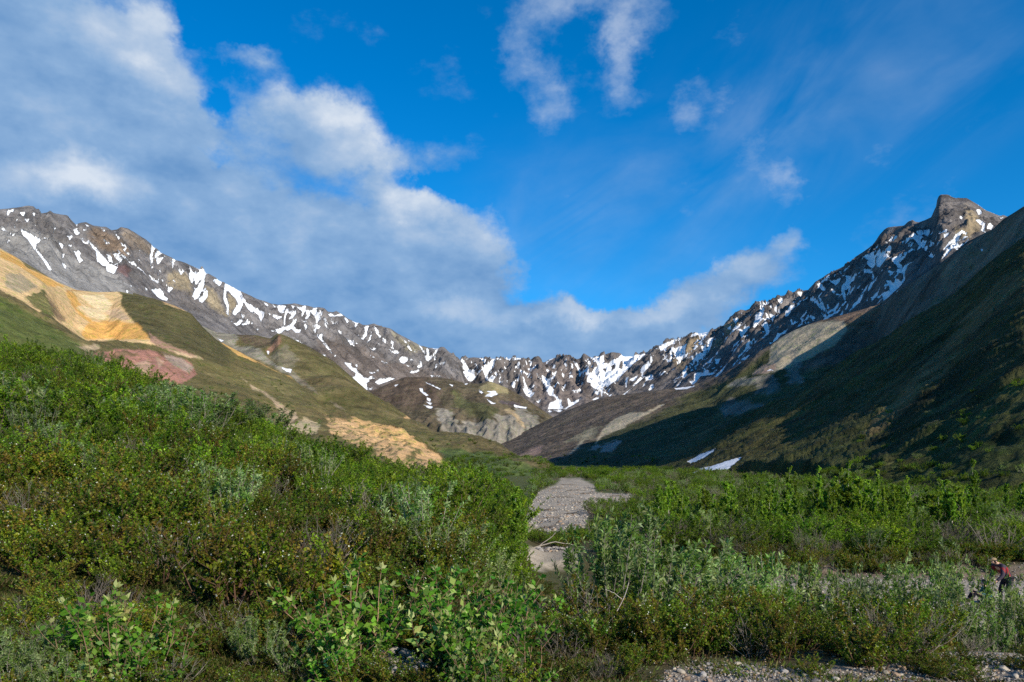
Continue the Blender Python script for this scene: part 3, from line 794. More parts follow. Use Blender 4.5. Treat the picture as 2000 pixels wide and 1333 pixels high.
E.paint(zm(1300, 560, .25, [(460, 1020), (440, 930), (520, 870), (760, 930), (600, 990)], [(480, 780), (560, 740), (830, 680), (900, 800), (700, 830), (720, 770)], [(950, 640), (1060, 600), (1060, 760), (960, 780)]), (0.17, 0.16, 0.14), 8, 1.2, 30, .75)
E.paint([[(1705, 640), (1722, 592), (1800, 540), (1900, 470), (2100, 380), (2100, 480), (1950, 520), (1880, 570), (1780, 640), (1720, 670)]], (0.125, 0.108, 0.082), 14, .6, 70, .9)
E.paint([[(1830, 525), (1900, 470), (2000, 405), (2100, 350), (2100, 420), (1980, 470), (1900, 540), (1850, 580)]], (0.20, 0.15, 0.10), 12, .5, 70, .8)
E.col *= 1.0
streaks(E, 115, 40, .8)
E.add_snow(SNOW_E, 4)
brush_relief(E, 14, 3.0)
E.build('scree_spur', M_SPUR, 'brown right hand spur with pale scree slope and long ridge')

# ---- second left green spur, reaching down to the river
B = Layer(260, 1150, 2.5, [
    [(260, None, 560), (543, None, 500), (700, None, 400), (850, None, 330), (970, None, 285), (1150, None, 250)],
    [(260, 720, 760), (430, 730, 720), (543, 745, 700), (650, 800, 640), (776, 850, 560), (850, 880, 500), (970, 905, 430), (1094, 936, 320), (1150, 955, 290)],
    [(260, 572, 1060), (340, 597, 1050), (380, 615, None), (420, 632, 1030), (450, 638, None), (470, 641, 1000), (500, 648, None), (528, 659, None), (536, 656, None), (543, 651, 980), (552, 654, None), (565, 659, None), (600, 676, 960), (652, 706, 935),
     (700, 748, 910), (716, 762, 900), (776, 804, 840), (847, 843, 760), (970, 871, 600), (1030, 899, 480), (1094, 931, 350), (1150, 958, 310)]],
    [50, 90], (300, 0), 14, 1)
s, h = B.noise_uv(150)
b_env = sstep(0, .12, np.abs(1 - B.t))
B.Z += b_env * (10 * ridged(s / 170, h / 500, 2) + 7 * fbm(B.X / 70, B.Y / 70, 4)) * np.clip(B.D / 800, .25, 1)
B.Z -= 20 * poly_mask(B.PX, B.PY, [(370, 610), (470, 645), (540, 700), (640, 770), (760, 840), (700, 830), (560, 750), (430, 680)], 30)
B.project()
shade_base(B, (0.070, 0.066, 0.024), (0.114, 0.088, 0.044), 90, 13)
B.paint(zm(400, 620, .25, [(-150, -80), (60, 0), (250, 80), (270, 170), (240, 215), (420, 240), (500, 330), (600, 390), (690, 430), (820, 540), (760, 530), (640, 450), (500, 370), (240, 260), (40, 190), (-100, 60)]), (0.235, 0.21, 0.165), 7, .5, 40, .9)
B.paint(zm(400, 620, .25, [(190, 60), (300, 90), (420, 160), (560, 190), (460, 240), (300, 210), (270, 160)]), (0.085, 0.062, 0.040), 6, .5, 40, .9)
B.paint(zm(400, 620, .25, [(540, 190), (585, 140), (600, 190), (500, 300), (470, 260)]), (0.24, 0.13, 0.085), 5, .5, 30, .85)
B.paint(zm(400, 620, .25, [(510, 310), (640, 230), (740, 320), (680, 400), (590, 390)]), (0.15, 0.13, 0.09), 7, .9, 30, .7)
B.paint(zm(400, 620, .25, [(680, 440), (800, 520), (960, 640), (1130, 745), (1050, 710), (900, 610), (760, 530)]), (0.20, 0.165, 0.115), 5, .8, 30, .85)
B.paint(zm(400, 620, .25, [(1550, 792), (1580, 768), (1615, 785), (1590, 802)]), (0.55, 0.34, 0.17), 4, .4, 30)
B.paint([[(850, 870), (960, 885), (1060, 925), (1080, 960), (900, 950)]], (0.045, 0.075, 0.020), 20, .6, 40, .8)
B.col *= np.where(B.col[..., :1] < .14, 1.3, 1.0)
streaks(B, 150, 26, .7)
B.add_snow(zm(400, 620, .25, [(590, 390), (680, 410), (672, 432), (640, 425)], [(485, 265), (505, 270), (495, 300)], [(100, 165), (150, 185), (130, 190)], [(100, 80), (180, 85), (130, 92)]), 3)
brush_relief(B, 10, 2.2)
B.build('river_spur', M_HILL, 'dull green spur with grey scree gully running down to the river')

# ---- first left green hill with the ochre slide
A = Layer(-800, 985, 2.6, [
    [(-800, None, 95), (-420, None, 105), (0, None, 120), (300, None, 130), (600, None, 130), (870, None, 115), (985, None, 105)],
    [(-800, 560, 230), (-420, 560, 270), (0, 610, 300), (150, 660, 330), (235, 690, 350), (423, 775, 330), (565, 832, 300), (700, 872, 250), (870, 936, 185), (985, 1010, 165)],
    [(-800, 330, 430), (-420, 340, 470), (-200, 410, None), (0, 485, 500), (30, 502, None), (60, 520, None), (85, 535, None), (110, 550, 545), (150, 567, 570), (190, 571, None), (235, 570, 600), (262, 576, None), (300, 583, 600), (340, 597, None), (374, 613, 600), (395, 638, None), (423, 664, 590), (500, 705, 570),
     (565, 738, 550), (610, 775, 490), (640, 803, 450), (700, 820, 400), (760, 832, 340), (790, 846, None), (810, 860, 300), (840, 885, None), (870, 915, 250), (920, 965, 220), (985, 1030, 190)]],
    [80, 140], (200, -6), 14, 1)
a_env = sstep(0, .10, np.abs(1 - A.t))
s, h = A.noise_uv(140)
bowl = poly_mask(A.PX, A.PY, zm(0, 470, .225, [(380, 420), (1020, 440), (1140, 690), (1310, 870), (740, 870), (480, 680)])[0], 45)
A.Z += a_env * (5 * fbm(A.X / 60, A.Y / 60, 4) + 3.5 * ridged(s / 80, h / 260, 2)) - 16 * sstep(.4, 1, bowl) * a_env
A.Z += sstep(.5, .8, bowl) * 3.2 * ridged(A.X / 26, A.Y / 80, 4) * a_env
pinkm = poly_mask(A.PX, A.PY, zm(0, 470, .225, [(800, 990), (1000, 950), (1400, 960), (1660, 1060), (1710, 1170), (1500, 1285), (1130, 1150)])[0], 12)
A.Z += sstep(.4, .8, pinkm) * 2.6 * ridged((A.X + A.Y * .4) / 13, A.Y / 50, 4) * a_env
bluff = poly_mask(A.PX, A.PY, zm(400, 620, .25, [(940, 780), (1300, 800), (1600, 910), (1890, 1185), (1500, 1240), (1200, 1010), (980, 900)])[0], 12)
A.Z += sstep(.3, .8, bluff) * 1.5 * ridged(A.X / 8, A.Y / 14, 4) * a_env
A.project()
shade_base(A, (0.076, 0.070, 0.024), (0.118, 0.092, 0.044), 55, 21)
Z = lambda *p: zm(0, 470, .225, *p)
A.paint(Z([(-3600, 600), (0, 470), (300, 640), (700, 880), (700, 1100), (-3600, 1300)]), (0.070, 0.090, 0.022), 14, .5, 40, .8)
A.paint(Z([(1060, 480), (1300, 500), (1500, 560), (1700, 680), (2000, 900), (2000, 1100), (1800, 1050), (1500, 920), (1250, 780), (1050, 560)]), (0.062, 0.056, 0.025), 12, .5, 40, .8)
A.paint(Z([(-1500, -300), (-900, -240), (0, 60), (130, 110), (230, 230), (400, 310), (560, 370), (660, 420), (760, 425), (900, 430), (1000, 420), (1060, 480), (1050, 560), (1140, 690), (1250, 790), (1310, 870), (1390, 915), (1200, 890), (1000, 870), (860, 880), (740, 870), (620, 790), (490, 700), (400, 600), (340, 630), (200, 540), (0, 430), (-900, 60), (-1400, -100)]),
        (0.62, 0.43, 0.22), 4, .35, 25)
A.paint(Z([(0, 90), (130, 130), (230, 240), (400, 320), (560, 400), (430, 400), (330, 330), (150, 220), (0, 150)], [(560, 440), (640, 450), (700, 560), (650, 590), (800, 690), (780, 720), (660, 620)],
          [(760, 710), (1000, 690), (1200, 730), (1300, 860), (1100, 860), (740, 860), (700, 820)]), (0.64, 0.345, 0.09), 5, .6, 18, .85)
A.paint(Z([(690, 480), (900, 470), (980, 560), (900, 640), (800, 580)], [(680, 570), (820, 580), (940, 650), (900, 690), (780, 660)]), (0.70, 0.56, 0.34), 5, .5, 18, .85)
A.paint(Z([(900, 620), (1040, 590), (1130, 690), (960, 680)]), (0.50, 0.37, 0.25), 5, .5, 18, .8)
A.paint(Z([(50, 300), (180, 290), (320, 400), (250, 450), (150, 450), (60, 400)]), (0.36, 0.30, 0.20), 7, .6, 18, .85)
A.paint(Z([(230, 490), (380, 430), (440, 560), (500, 690), (380, 650), (280, 570)]), (0.075, 0.082, 0.026), 6, .9, 16, .9)
A.paint(Z([(430, 500), (520, 620), (600, 680), (520, 720), (450, 620)]), (0.20, 0.13, 0.08), 6, 1.0, 14, .7)
A.paint(Z([(640, 430), (760, 425), (1000, 440), (1000, 450), (760, 440), (540, 440)]), (0.42, 0.20, 0.06), 3, .5, 14, .8)
A.paint(Z([(800, 990), (1000, 950), (1200, 950), (1400, 960), (1560, 1020), (1660, 1060), (1710, 1170), (1500, 1285), (1380, 1260), (1200, 1220), (1130, 1150), (980, 1100), (880, 1040)]), (0.36, 0.18, 0.135), 4, .35, 20)
A.paint(Z([(1380, 960), (1600, 1040), (1690, 1100), (1640, 1150), (1500, 1080)]), (0.36, 0.29, 0.23), 5, .6, 15, .8)
A.paint(Z([(1150, 1080), (1280, 1040), (1320, 1100), (1260, 1200), (1180, 1180)], [(1350, 1000), (1420, 1060), (1380, 1120)]), (0.48, 0.33, 0.22), 5, .8, 12, .7)
A.paint(Z([(880, 1000), (1150, 960), (1200, 990), (1000, 1040)], [(1340, 960), (1440, 950), (1480, 1000), (1400, 1000)]), (0.10, 0.09, 0.035), 5, 1.2, 10, .7)
A.paint(Z([(1290, 790), (1390, 870), (1500, 930), (1740, 1010), (1640, 1010), (1400, 930), (1310, 880)]), (0.33, 0.20, 0.145), 4, .6, 16, .9)
A.paint(Z([(1450, 940), (1740, 1010), (1760, 1030), (1640, 1020)]), (0.50, 0.36, 0.22), 3, .8, 12, .8)
A.paint(Z([(660, 920), (860, 905), (870, 955), (760, 965)]), (0.42, 0.32, 0.20), 4, .7, 14, .9)
A.paint(Z([(1370, 500), (1500, 535), (1690, 600), (1680, 625), (1560, 605), (1440, 555)]), (0.55, 0.36, 0.18), 4, .5, 16, .9)
Q = lambda *p: zm(400, 620, .25, *p)
A.paint(Q([(80, 160), (160, 185), (330, 290), (450, 360), (560, 385), (690, 435), (690, 478), (560, 430), (430, 362), (250, 295)]), (0.64, 0.38, 0.13), 3, .5, 14, .95)
A.paint(Q([(280, 470), (400, 545), (480, 590), (560, 650), (620, 700), (700, 740), (730, 790), (620, 860), (720, 880), (600, 780), (550, 690), (510, 640), (440, 590), (370, 550)]), (0.42, 0.31, 0.20), 3.5, .8, 10, .9)
A.paint(Q([(620, 860), (780, 800), (900, 850), (860, 920), (700, 900)]), (0.46, 0.36, 0.23), 4, 1.2, 10, .85)
A.paint(Q([(940, 780), (1100, 800), (1180, 780), (1300, 800), (1460, 850), (1600, 910), (1720, 1010), (1850, 1110), (1890, 1185), (1850, 1260), (1500, 1240), (1400, 1100), (1330, 1040), (1200, 1010), (980, 900)]), (0.60, 0.38, 0.19), 5, 1.1, 9, .95)
A.paint(Q([(1150, 790), (1300, 800), (1460, 850), (1640, 940), (1720, 1020), (1560, 990), (1400, 960), (1250, 900)]), (0.66, 0.40, 0.17), 5, .9, 9, .8)
tuft = sstep(.10, .30, fbm(A.X / 3.2, A.Y / 7 + A.Z / 3, 3, .6)) * sstep(.5, .75, poly_mask(A.PX, A.PY, Q([(900, 760), (1300, 790), (1460, 850), (1890, 1185), (1500, 1300), (1200, 1010), (980, 900)])[0], 12))
A.col += (np.array((0.07, 0.085, 0.028)) - A.col) * (tuft * .9)[..., None]
A.paint(Q([(360, 420), (600, 430), (800, 600), (900, 720), (700, 640), (480, 560)]), (0.105, 0.092, 0.042), 12, .8, 20, .6)
A.col *= np.where(A.col[..., :1] < .16, 1.3, .95)
streaks(A, 150, 14, .55)
brush_relief(A, 7, 1.5)
A.build('ochre_hill', M_HILL, 'green hill with bare ochre and pink slides, left of the river')

# ---- near right slope and the closer fold in front of it
H = Layer(1130, 2700, 2.6, [
    [(1130, None, 470), (1250, None, 340), (1400, None, 235), (1600, None, 165), (1800, None, 128), (2000, None, 104), (2700, None, 80)],
    [(1130, 940, 980), (1180, 934, 960), (1250, 914, 930), (1340, 884, 890), (1450, 834, 820), (1560, 776, 720), (1663, 716, 620), (1749, 664, 560), (1791, 628, 520), (1840, 598, 490), (1877, 572, 460), (1910, 544, 440), (1941, 517, 420), (1970, 498, 405),
     (2000, 478, 390), (2100, 430, 370), (2250, 430, 350), (2400, 460, 320), (2700, 520, 280)]],
    [230], (300, -6), 14, 2)
s, h = H.noise_uv(92)
h_env = sstep(0, .10, np.abs(1 - H.t))
H.Z += h_env * sstep(1230, 1480, H.PX) * np.clip(H.D / 500, .2, 1) * (17 * ridged((s + 30 * fbm(H.X / 120, H.Y / 120, 2)) / 150, h / 600, 2) + 3 * fbm(H.X / 40, H.Y / 40, 4))
H.project()
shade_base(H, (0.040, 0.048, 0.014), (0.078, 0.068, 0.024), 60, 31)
H.paint(zm(1600, 480, .36, [(1180, 130), (1180, 260), (950, 370), (830, 500), (700, 650), (600, 770), (400, 950), (280, 1050), (220, 1070), (300, 940), (450, 790), (600, 640), (720, 480), (880, 300), (1000, 170)]), (0.145, 0.110, 0.048), 14, .6, 30, .85)
streaks(H, 92, 12, .9)
H.add_snow(SNOW_H, 4)
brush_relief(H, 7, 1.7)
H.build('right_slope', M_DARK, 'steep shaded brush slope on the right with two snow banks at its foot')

H2 = Layer(1570, 2700, 2.6, [
    [(1570, None, 158), (1700, None, 128), (1850, None, 106), (2000, None, 93), (2700, None, 70)],
    [(1570, 958, 168), (1620, 925, 178), (1676, 871, 200), (1748, 811, 225), (1800, 768, 240), (1834, 743, 250), (1855, 705, 255), (1911, 640, 265), (1950, 600, 272), (2000, 560, 280), (2100, 500, 285), (2250, 480, 280), (2400, 500, 270), (2700, 560, 240)]],
    [180], (60, 0), 10, 4)
h2_env = sstep(0, .12, np.abs(1 - H2.t))
H2.Z += h2_env * np.clip(H2.D / 250, .3, 1) * (4 * ridged(H2.noise_uv(100)[0] / 60, H2.noise_uv(100)[1] / 200, 2) + 2.5 * fbm(H2.X / 22, H2.Y / 22, 4))
H2.project()
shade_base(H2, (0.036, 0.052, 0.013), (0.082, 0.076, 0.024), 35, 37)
streaks(H2, 100, 8, .9)
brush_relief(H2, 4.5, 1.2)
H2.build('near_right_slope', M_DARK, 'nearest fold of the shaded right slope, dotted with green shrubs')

# ---- ridge added out of view beside the camera, shaped to shade the lower slopes
wx, wy = np.meshgrid(np.linspace(130, 1100, 120), np.linspace(60, 760, 90))
w_x0 = np.minimum(185 + .55 * (wy - 232), 235)
wz = np.minimum((wx - w_x0) * 1.25, 430 + 25 * fbm(wx / 90, wy / 90, 3))
wz = np.minimum(wz, 430 - (wx - (w_x0 + 560)) * .8)
wz = wz + 16 * ridged(wy / 90 + fbm(wx / 120, wy / 120, 2), wx / 400, 3) * sstep(0, 60, wz)
wz = wz * sstep(125, 250, wy) * sstep(720, 500, wy) - 8 + 8 * fbm(wx / 60, wy / 60, 4)
wcol = np.zeros(wx.shape + (3,)) + np.array((.06, .06, .022))
add_obj('shade_ridge', mesh_np('shade_ridge', np.stack([wx, wy, wz], -1).reshape(-1, 3), grid_faces(90, 120), M_DARK, {'Col': wcol.reshape(-1, 3), 'snow': np.zeros(wx.size)}), kind='structure', label='added ridge out of view, shaped to shade the lower right slopes')


# ================================================================== the ground: bank, bushy rise, river flat
MOUND = [(-900, 600, 95), (-300, 655, 82), (0, 706, 70), (100, 716, 68), (200, 732, 65), (330, 785, 60), (450, 838, 55), (560, 880, 50), (640, 908, 47), (700, 932, 45), (860, 964, 40), (960, 978, 35), (1010, 990, 31), (1050, 1030, 27), (1100, 1080, 22), (1160, 1120, 19), (1250, 1140, 18)]
MX, MPY, MD = [np.array(q, float) for q in zip(*MOUND)]


def ground_z(x, y, noise=True):
    x, y = np.asarray(x, float), np.asarray(y, float)
    r = np.hypot(x, y)
    d = np.where(y > 0, y, 0)
    d = np.maximum(d, 0.35 * r * (y > 0))
    px = np.clip(CX + F * x / np.maximum(d, 1e-3), -900, 3300) + 45 * fbm(x / 9 + 3, y / 9, 2)
    zf = floor_z(d) + 0.45 * sstep(32.5, 33.6, d + 3.0 * fbm(x / 7, d / 9, 3)) * sstep(1040, 1120, px) * sstep(75, 60, d)
    # near bank: shoulder at camera level, then down to the river gravel
    bank = -1.72 - 0.03 * np.clip(d - 2, 0, 5) + (zf + 1.87) * sstep(7.2, 16.5, d)
    bank = np.where(d > 16.5, zf, bank)
    md = np.interp(px, MX, MD)
    mz = md * (HY - np.interp(px, MX, MPY)) / F
    t = np.clip((d - 6.0) / (md - 6.0), 0, 1)
    rise = -1.84 + (mz + 1.84) * (0.72 * t + 0.28 * t * t * (3 - 2 * t))
    over = np.clip(d - md, 0, None)
    rise = rise - 0.0035 * over ** 2 * (over < 35) - (over >= 35) * (0.0035 * 35 ** 2 + 0.06 * (over - 35))
    rise = np.maximum(rise, floor_z(d) - 1)
    w = sstep(1060, 960, px)
    side = sstep(1130, 860, px) * (d < 1e9)
    z = bank * (1 - side) + rise * side
    z = np.where(y <= 0.5, -1.72, z)
    if noise:
        z = z + 0.05 * fbm(x / 1.7, y / 1.7, 3) * sstep(2, 8, r) + 0.22 * fbm(x / 7, y / 7, 3) * sstep(8, 20, r) * side + 0.06 * fbm(x / 4, y / 4, 2) * (1 - side)
    return z


def on_ground(px, d):
    x = (px - CX) / F * d
    return Vector((x, d, float(ground_z(x, d))))


az_f = np.radians(np.concatenate([np.linspace(-40, 40, 640)]))
az_b = np.radians(np.concatenate([np.linspace(42, 178, 50)]))
AZ = np.concatenate([-az_b[::-1], az_f, az_b])
RR = np.concatenate([[0.02, 0.6, 1.4, 2.2, 3], np.geomspace(3.6, 60, 230), np.geomspace(60.6, 900, 110), np.geomspace(1000, 20000, 14)])
AA, R2 = np.meshgrid(AZ, RR)
GX, GY = R2 * np.sin(AA), R2 * np.cos(AA)
GZ = ground_z(GX, GY)
far = R2 > 900
GZ = np.where(far, np.minimum(GZ, 7.4), GZ)
gPX = CX + F * GX / np.maximum(GY, .05)
gPY = HY - F * GZ / np.maximum(GY, .05)
front = GY > 0.5
gPX = np.where(front, gPX, -9999)
RIVER = [(1020, 1045), (1030, 1005), (1048, 962), (1088, 946), (1096, 934), (1132, 934), (1160, 948), (1162, 962), (1236, 966), (1232, 978), (1180, 990), (1150, 1003), (1140, 1035), (1100, 1042)]
GRAVEL = [RIVER, [(1010, 1072), (1100, 1070), (1135, 1080), (1130, 1110), (1030, 1115)], [(1180, 1092), (1350, 1094), (1480, 1104), (1700, 1108), (2060, 1104), (2700, 1100), (2700, 1300), (2060, 1270), (1650, 1250), (1400, 1150), (1180, 1120)]]
grav = np.zeros(GX.shape)
for p in GRAVEL:
    grav = np.maximum(grav, poly_mask(gPX, gPY, p, 8 if p is RIVER else 14))
SHOULDER = [(1270, 1420), (1300, 1310), (1340, 1286), (1430, 1296), (1560, 1310), (1720, 1304), (1840, 1272), (2100, 1264), (2300, 1300), (2300, 1420)]
shoulder = poly_mask(gPX, gPY, SHOULDER, 22)
small_pit = np.maximum(poly_mask(gPX, gPY, [(690, 1285), (730, 1270), (840, 1300), (840, 1345), (760, 1360)], 22), poly_mask(gPX, gPY, [(640, 1290), (700, 1268), (720, 1295), (670, 1310)], 14))
gn = fbm(GX / 3.0, GY / 3.0, 4, .6)
gcol = np.empty(GX.shape + (3,))
nn = np.clip(.5 + .9 * gn, 0, 1)[..., None]
gcol[:] = np.array((0.060, 0.046, 0.026)) * (1 - nn) + np.array((0.066, 0.072, 0.024)) * nn
gcol += (np.array((0.085, 0.10, 0.028)) - gcol) * sstep(50, 110, R2)[..., None] * .85
cut = poly_mask(gPX, gPY, [(1150, 1100), (1480, 1108), (2060, 1104), (2700, 1100), (2700, 1136), (1480, 1132), (1200, 1115)], 10)
gm = sstep(.34, .66, grav + .3 * gn * (grav > 0))[..., None]
gv = np.clip(.5 + .8 * fbm(GX / 5, GY / 9, 4, .65), 0, 1)[..., None]
gcol += (np.array((0.27, 0.23, 0.175)) * (1 - gv) + np.array((0.40, 0.345, 0.27)) * gv - gcol) * gm
drift = .6 * sstep(.05, .35, fbm(GX / 6 + 5, GY / 6, 5, .75)) * sstep(30, 60, GY)
gcol += (np.array((0.10, 0.088, 0.075)) - gcol) * (gm[..., 0] * drift * .75)[..., None]
cm = sstep(.4, .7, cut + .35 * gn * (cut > 0))[..., None] * 0.8
gcol += (np.array((0.14, 0.095, 0.065)) - gcol) * cm
sm_ = sstep(.34, .66, np.maximum(shoulder, small_pit) + .35 * fbm(GX / .5, GY / .5, 3) * ((shoulder > 0) | (small_pit > 0)))[..., None]
gcol += (np.array((0.20, 0.165, 0.13)) * (1 - gv) + np.array((0.29, 0.25, 0.20)) * gv - gcol) * sm_
gcol = np.where((far & True)[..., None], np.array((0.06, 0.065, 0.025)), gcol)
M_GROUND = terrain_mat('ground_soil', 3.0, 0.9, 0.06, 0.6, 0.1)
v = np.stack([GX, GY, GZ], -1).reshape(-1, 3)
gme = mesh_np('ground', v, grid_faces(len(RR), len(AZ))[:, ::-1], M_GROUND, {'Col': np.clip(gcol, .004, 1).reshape(-1, 3), 'snow': np.zeros(GX.size)})
add_obj('ground', gme, kind='structure', label='soil bank, bushy rise and pale gravel river bed of the valley floor')


# ================================================================== plants
def leaf_mat(name, trans=0.45, rough=0.5, spec=0.3, obj_var=0.42):
    m = bpy.data.materials.new(name)
    m.use_nodes = True
    t = m.node_tree
    t.nodes.clear()
    b = NB(t)
    out = b.n('ShaderNodeOutputMaterial')
    p = b.n('ShaderNodeBsdfPrincipled')
    col = b.n('ShaderNodeAttribute', attribute_name='Col').outputs['Color']
    oi = b.n('ShaderNodeObjectInfo')
    hs = b.n('ShaderNodeHueSaturation')
    t.links.new(col, hs.inputs['Color'])
    t.links.new(b.rng(oi.outputs['Random'], 0, 1, 0.5 - 0.045 * obj_var, 0.5 + 0.03 * obj_var), hs.inputs['Hue'])
    r2 = b.math('FRACT', b.math('MULTIPLY', oi.outputs['Random'], 7.31))
    t.links.new(b.rng(r2, 0, 1, 1 - obj_var, 1 + obj_var), hs.inputs['Value'])
    t.links.new(hs.outputs[0], p.inputs['Base Color'])
    p.inputs['Roughness'].default_value = rough
    p.inputs['Specular IOR Level'].default_value = spec
    if trans:
        tr = b.n('ShaderNodeBsdfTranslucent')
        t.links.new(b.vmath('MULTIPLY', hs.outputs[0], (1.25, 1.3, 0.6)), tr.inputs['Color'])
        mx = b.n('ShaderNodeMixShader')
        mx.inputs[0].default_value = trans
        t.links.new(p.outputs[0], mx.inputs[1])
        t.links.new(tr.outputs[0], mx.inputs[2])
        t.links.new(mx.outputs[0], out.inputs[0])
    else:
        t.links.new(p.outputs[0], out.inputs[0])
    return m


M_LEAF = leaf_mat('leaf')
M_BARK = leaf_mat('bark', 0, 0.9, 0.1, 0.25)


def unit(v):
    return v / np.maximum(np.linalg.norm(v, axis=-1, keepdims=True), 1e-9)


class Plant:
    """collects twigs (tubes) and leaves as arrays"""
    def __init__(self, seed):
        self.r = np.random.default_rng(seed)
        self.tubes = []                       # (points, radii)
        self.lp, self.ld, self.lw, self.ll, self.lc, self.lup = [], [], [], [], [], []

    def twig(self, p0, d, length, r0, r1, n=4, bend=0.25, up=0.25):
        pts = [np.array(p0, float)]
        d = unit(np.array(d, float))
        for i in range(n):
            d = unit(d + self.r.normal(0, bend, 3) * 0.5 + np.array((0, 0, up)) / n)
            pts.append(pts[-1] + d * length / n)
        pts = np.array(pts)
        self.tubes.append((pts, np.linspace(r0, r1, n + 1)))
        return pts

    def leaves(self, pts, n, ln, wd, col, var=0.25, t0=0.15, spread=1.0):
        r = self.r
        t = r.uniform(t0, 1, n) * (len(pts) - 1)
        i = np.minimum(t.astype(int), len(pts) - 2)
        f = (t - i)[:, None]
        p = pts[i] * (1 - f) + pts[i + 1] * f
        ax = unit(pts[i + 1] - pts[i])
        rd = unit(np.cross(ax, r.normal(size=(n, 3))))
        d = unit(ax * r.uniform(0.1, 0.9, (n, 1)) + rd * spread + np.array((0, 0, 0.15)))
        s = r.uniform(0.65, 1.25, n)
        self.lp.append(p)
        self.ld.append(d)
        self.ll.append(ln * s)
        self.lw.append(wd * s)
        c = np.array(col) * np.clip(1 + r.normal(0, var, (n, 1)), .4, 1.9)
        c = c * np.clip(1 + r.normal(0, var * .25, (n, 3)), .6, 1.5)
        self.lc.append(c)
        self.lup.append(unit(r.normal(0, 0.75, (n, 3)) + np.array((0, 0, 0.9))))

    def leaf_mesh(self):
        p, d, L = np.concatenate(self.lp), np.concatenate(self.ld), np.concatenate(self.ll)[:, None]
        W, c, up = np.concatenate(self.lw)[:, None], np.concatenate(self.lc), np.concatenate(self.lup)
        side = unit(np.cross(d, up))
        nrm = np.cross(side, d)
        n = len(p)
        v = np.empty((n, 4, 3))
        v[:, 0] = p
        v[:, 1] = p + d * L * 0.45 - side * W * 0.5 + nrm * W * 0.12
        v[:, 2] = p + d * L - nrm * L * 0.10
        v[:, 3] = p + d * L * 0.45 + side * W * 0.5 + nrm * W * 0.12
        f = np.arange(n * 4).reshape(n, 4)
        return v.reshape(-1, 3), f, np.repeat(c, 4, 0)

    def stem_mesh(self, col, k=4):
        V, Fc = [], []
        o = 0
        for pts, rad in self.tubes:
            n = len(pts)
            tg = unit(np.gradient(pts, axis=0))
            a = unit(np.cross(tg, np.array((0.31, 0.77, 0.12))))
            b_ = np.cross(tg, a)
            an = np.arange(k) * 2 * np.pi / k
            ring = pts[:, None] + rad[:, None, None] * (np.cos(an)[None, :, None] * a[:, None] + np.sin(an)[None, :, None] * b_[:, None])
            V.append(ring.reshape(-1, 3))
            for i in range(n - 1):
                for j in range(k):
                    Fc.append((o + i * k + j, o + i * k + (j + 1) % k, o + (i + 1) * k + (j + 1) % k, o + (i + 1) * k + j))
            o += n * k
        V = np.concatenate(V)
        c = np.array(col) * np.clip(1 + self.r.normal(0, .2, (len(V), 1)), .5, 1.6)
        return V, np.array(Fc), c


def shrub(seed, h, spread, stems, subs, nleaf, ln, wd, cols, bark, lean=0.9, flowers=0, up=0.5, dead=0):
    P = Plant(seed)
    r = P.r
    ntw = stems * subs
    for s in range(stems):
        a = r.uniform(0, 2 * np.pi)
        le = lean * math.sqrt(r.uniform(0.02, 1))
        d = np.array((math.cos(a) * le, math.sin(a) * le, 1.0))
        L = h * r.uniform(0.7, 1.05) * (1 if le < .5 else 1.0)
        base = np.array((math.cos(a), math.sin(a), 0)) * r.uniform(0, .18) * spread
        base[2] = -0.08
        main = P.twig(base, d, L * math.sqrt(1 + le * le * .5), 0.011 * h + .003, 0.003, 5, .28, up)
        for k in range(subs):
            t = r.uniform(.22, 1.0) * 4.99
            i = int(t)
            p = main[i] + (main[i + 1] - main[i]) * (t - i)
            aa = r.uniform(0, 2 * np.pi)
            dd = unit(main[i + 1] - main[i]) * .5 + np.array((math.cos(aa), math.sin(aa), .35)) * .9
            ll = h * r.uniform(.16, .36) * spread / max(h, .1) * 1.1
            tw = P.twig(p, dd, ll, .0045, .0016, 3, .3, .35)
            if r.uniform() < dead:
                continue
            P.leaves(tw, max(3, int(nleaf / ntw * r.uniform(.6, 1.4))), ln, wd, cols[r.integers(len(cols))])
        if r.uniform() >= dead:
            P.leaves(main, int(nleaf / ntw * 1.5), ln, wd, cols[r.integers(len(cols))], t0=.5)
    lv, lf, lc = P.leaf_mesh()
    fl = None
    if flowers:
        F2 = Plant(seed + 5)
        idx = r.choice(len(lv) // 4, flowers, replace=False)
        tips = lv[idx * 4 + 2]
        out = unit(tips - np.array((0, 0, h * .3)))
        for q in range(2):
            F2.lp.append(tips + out * .012)
            F2.ld.append(unit(out + r.normal(0, .8, out.shape)))
            F2.ll.append(np.full(flowers, .019))
            F2.lw.append(np.full(flowers, .017))
            F2.lc.append(np.array((.78, .78, .70)) * r.uniform(.75, 1.1, (flowers, 1)))
            F2.lup.append(unit(r.normal(0, .6, out.shape) + np.array((0, 0, .5))))
        fl = F2.leaf_mesh()
    sv, sf, sc = P.stem_mesh(bark, 3)
    return (sv, sf, sc), (lv, lf, lc), fl


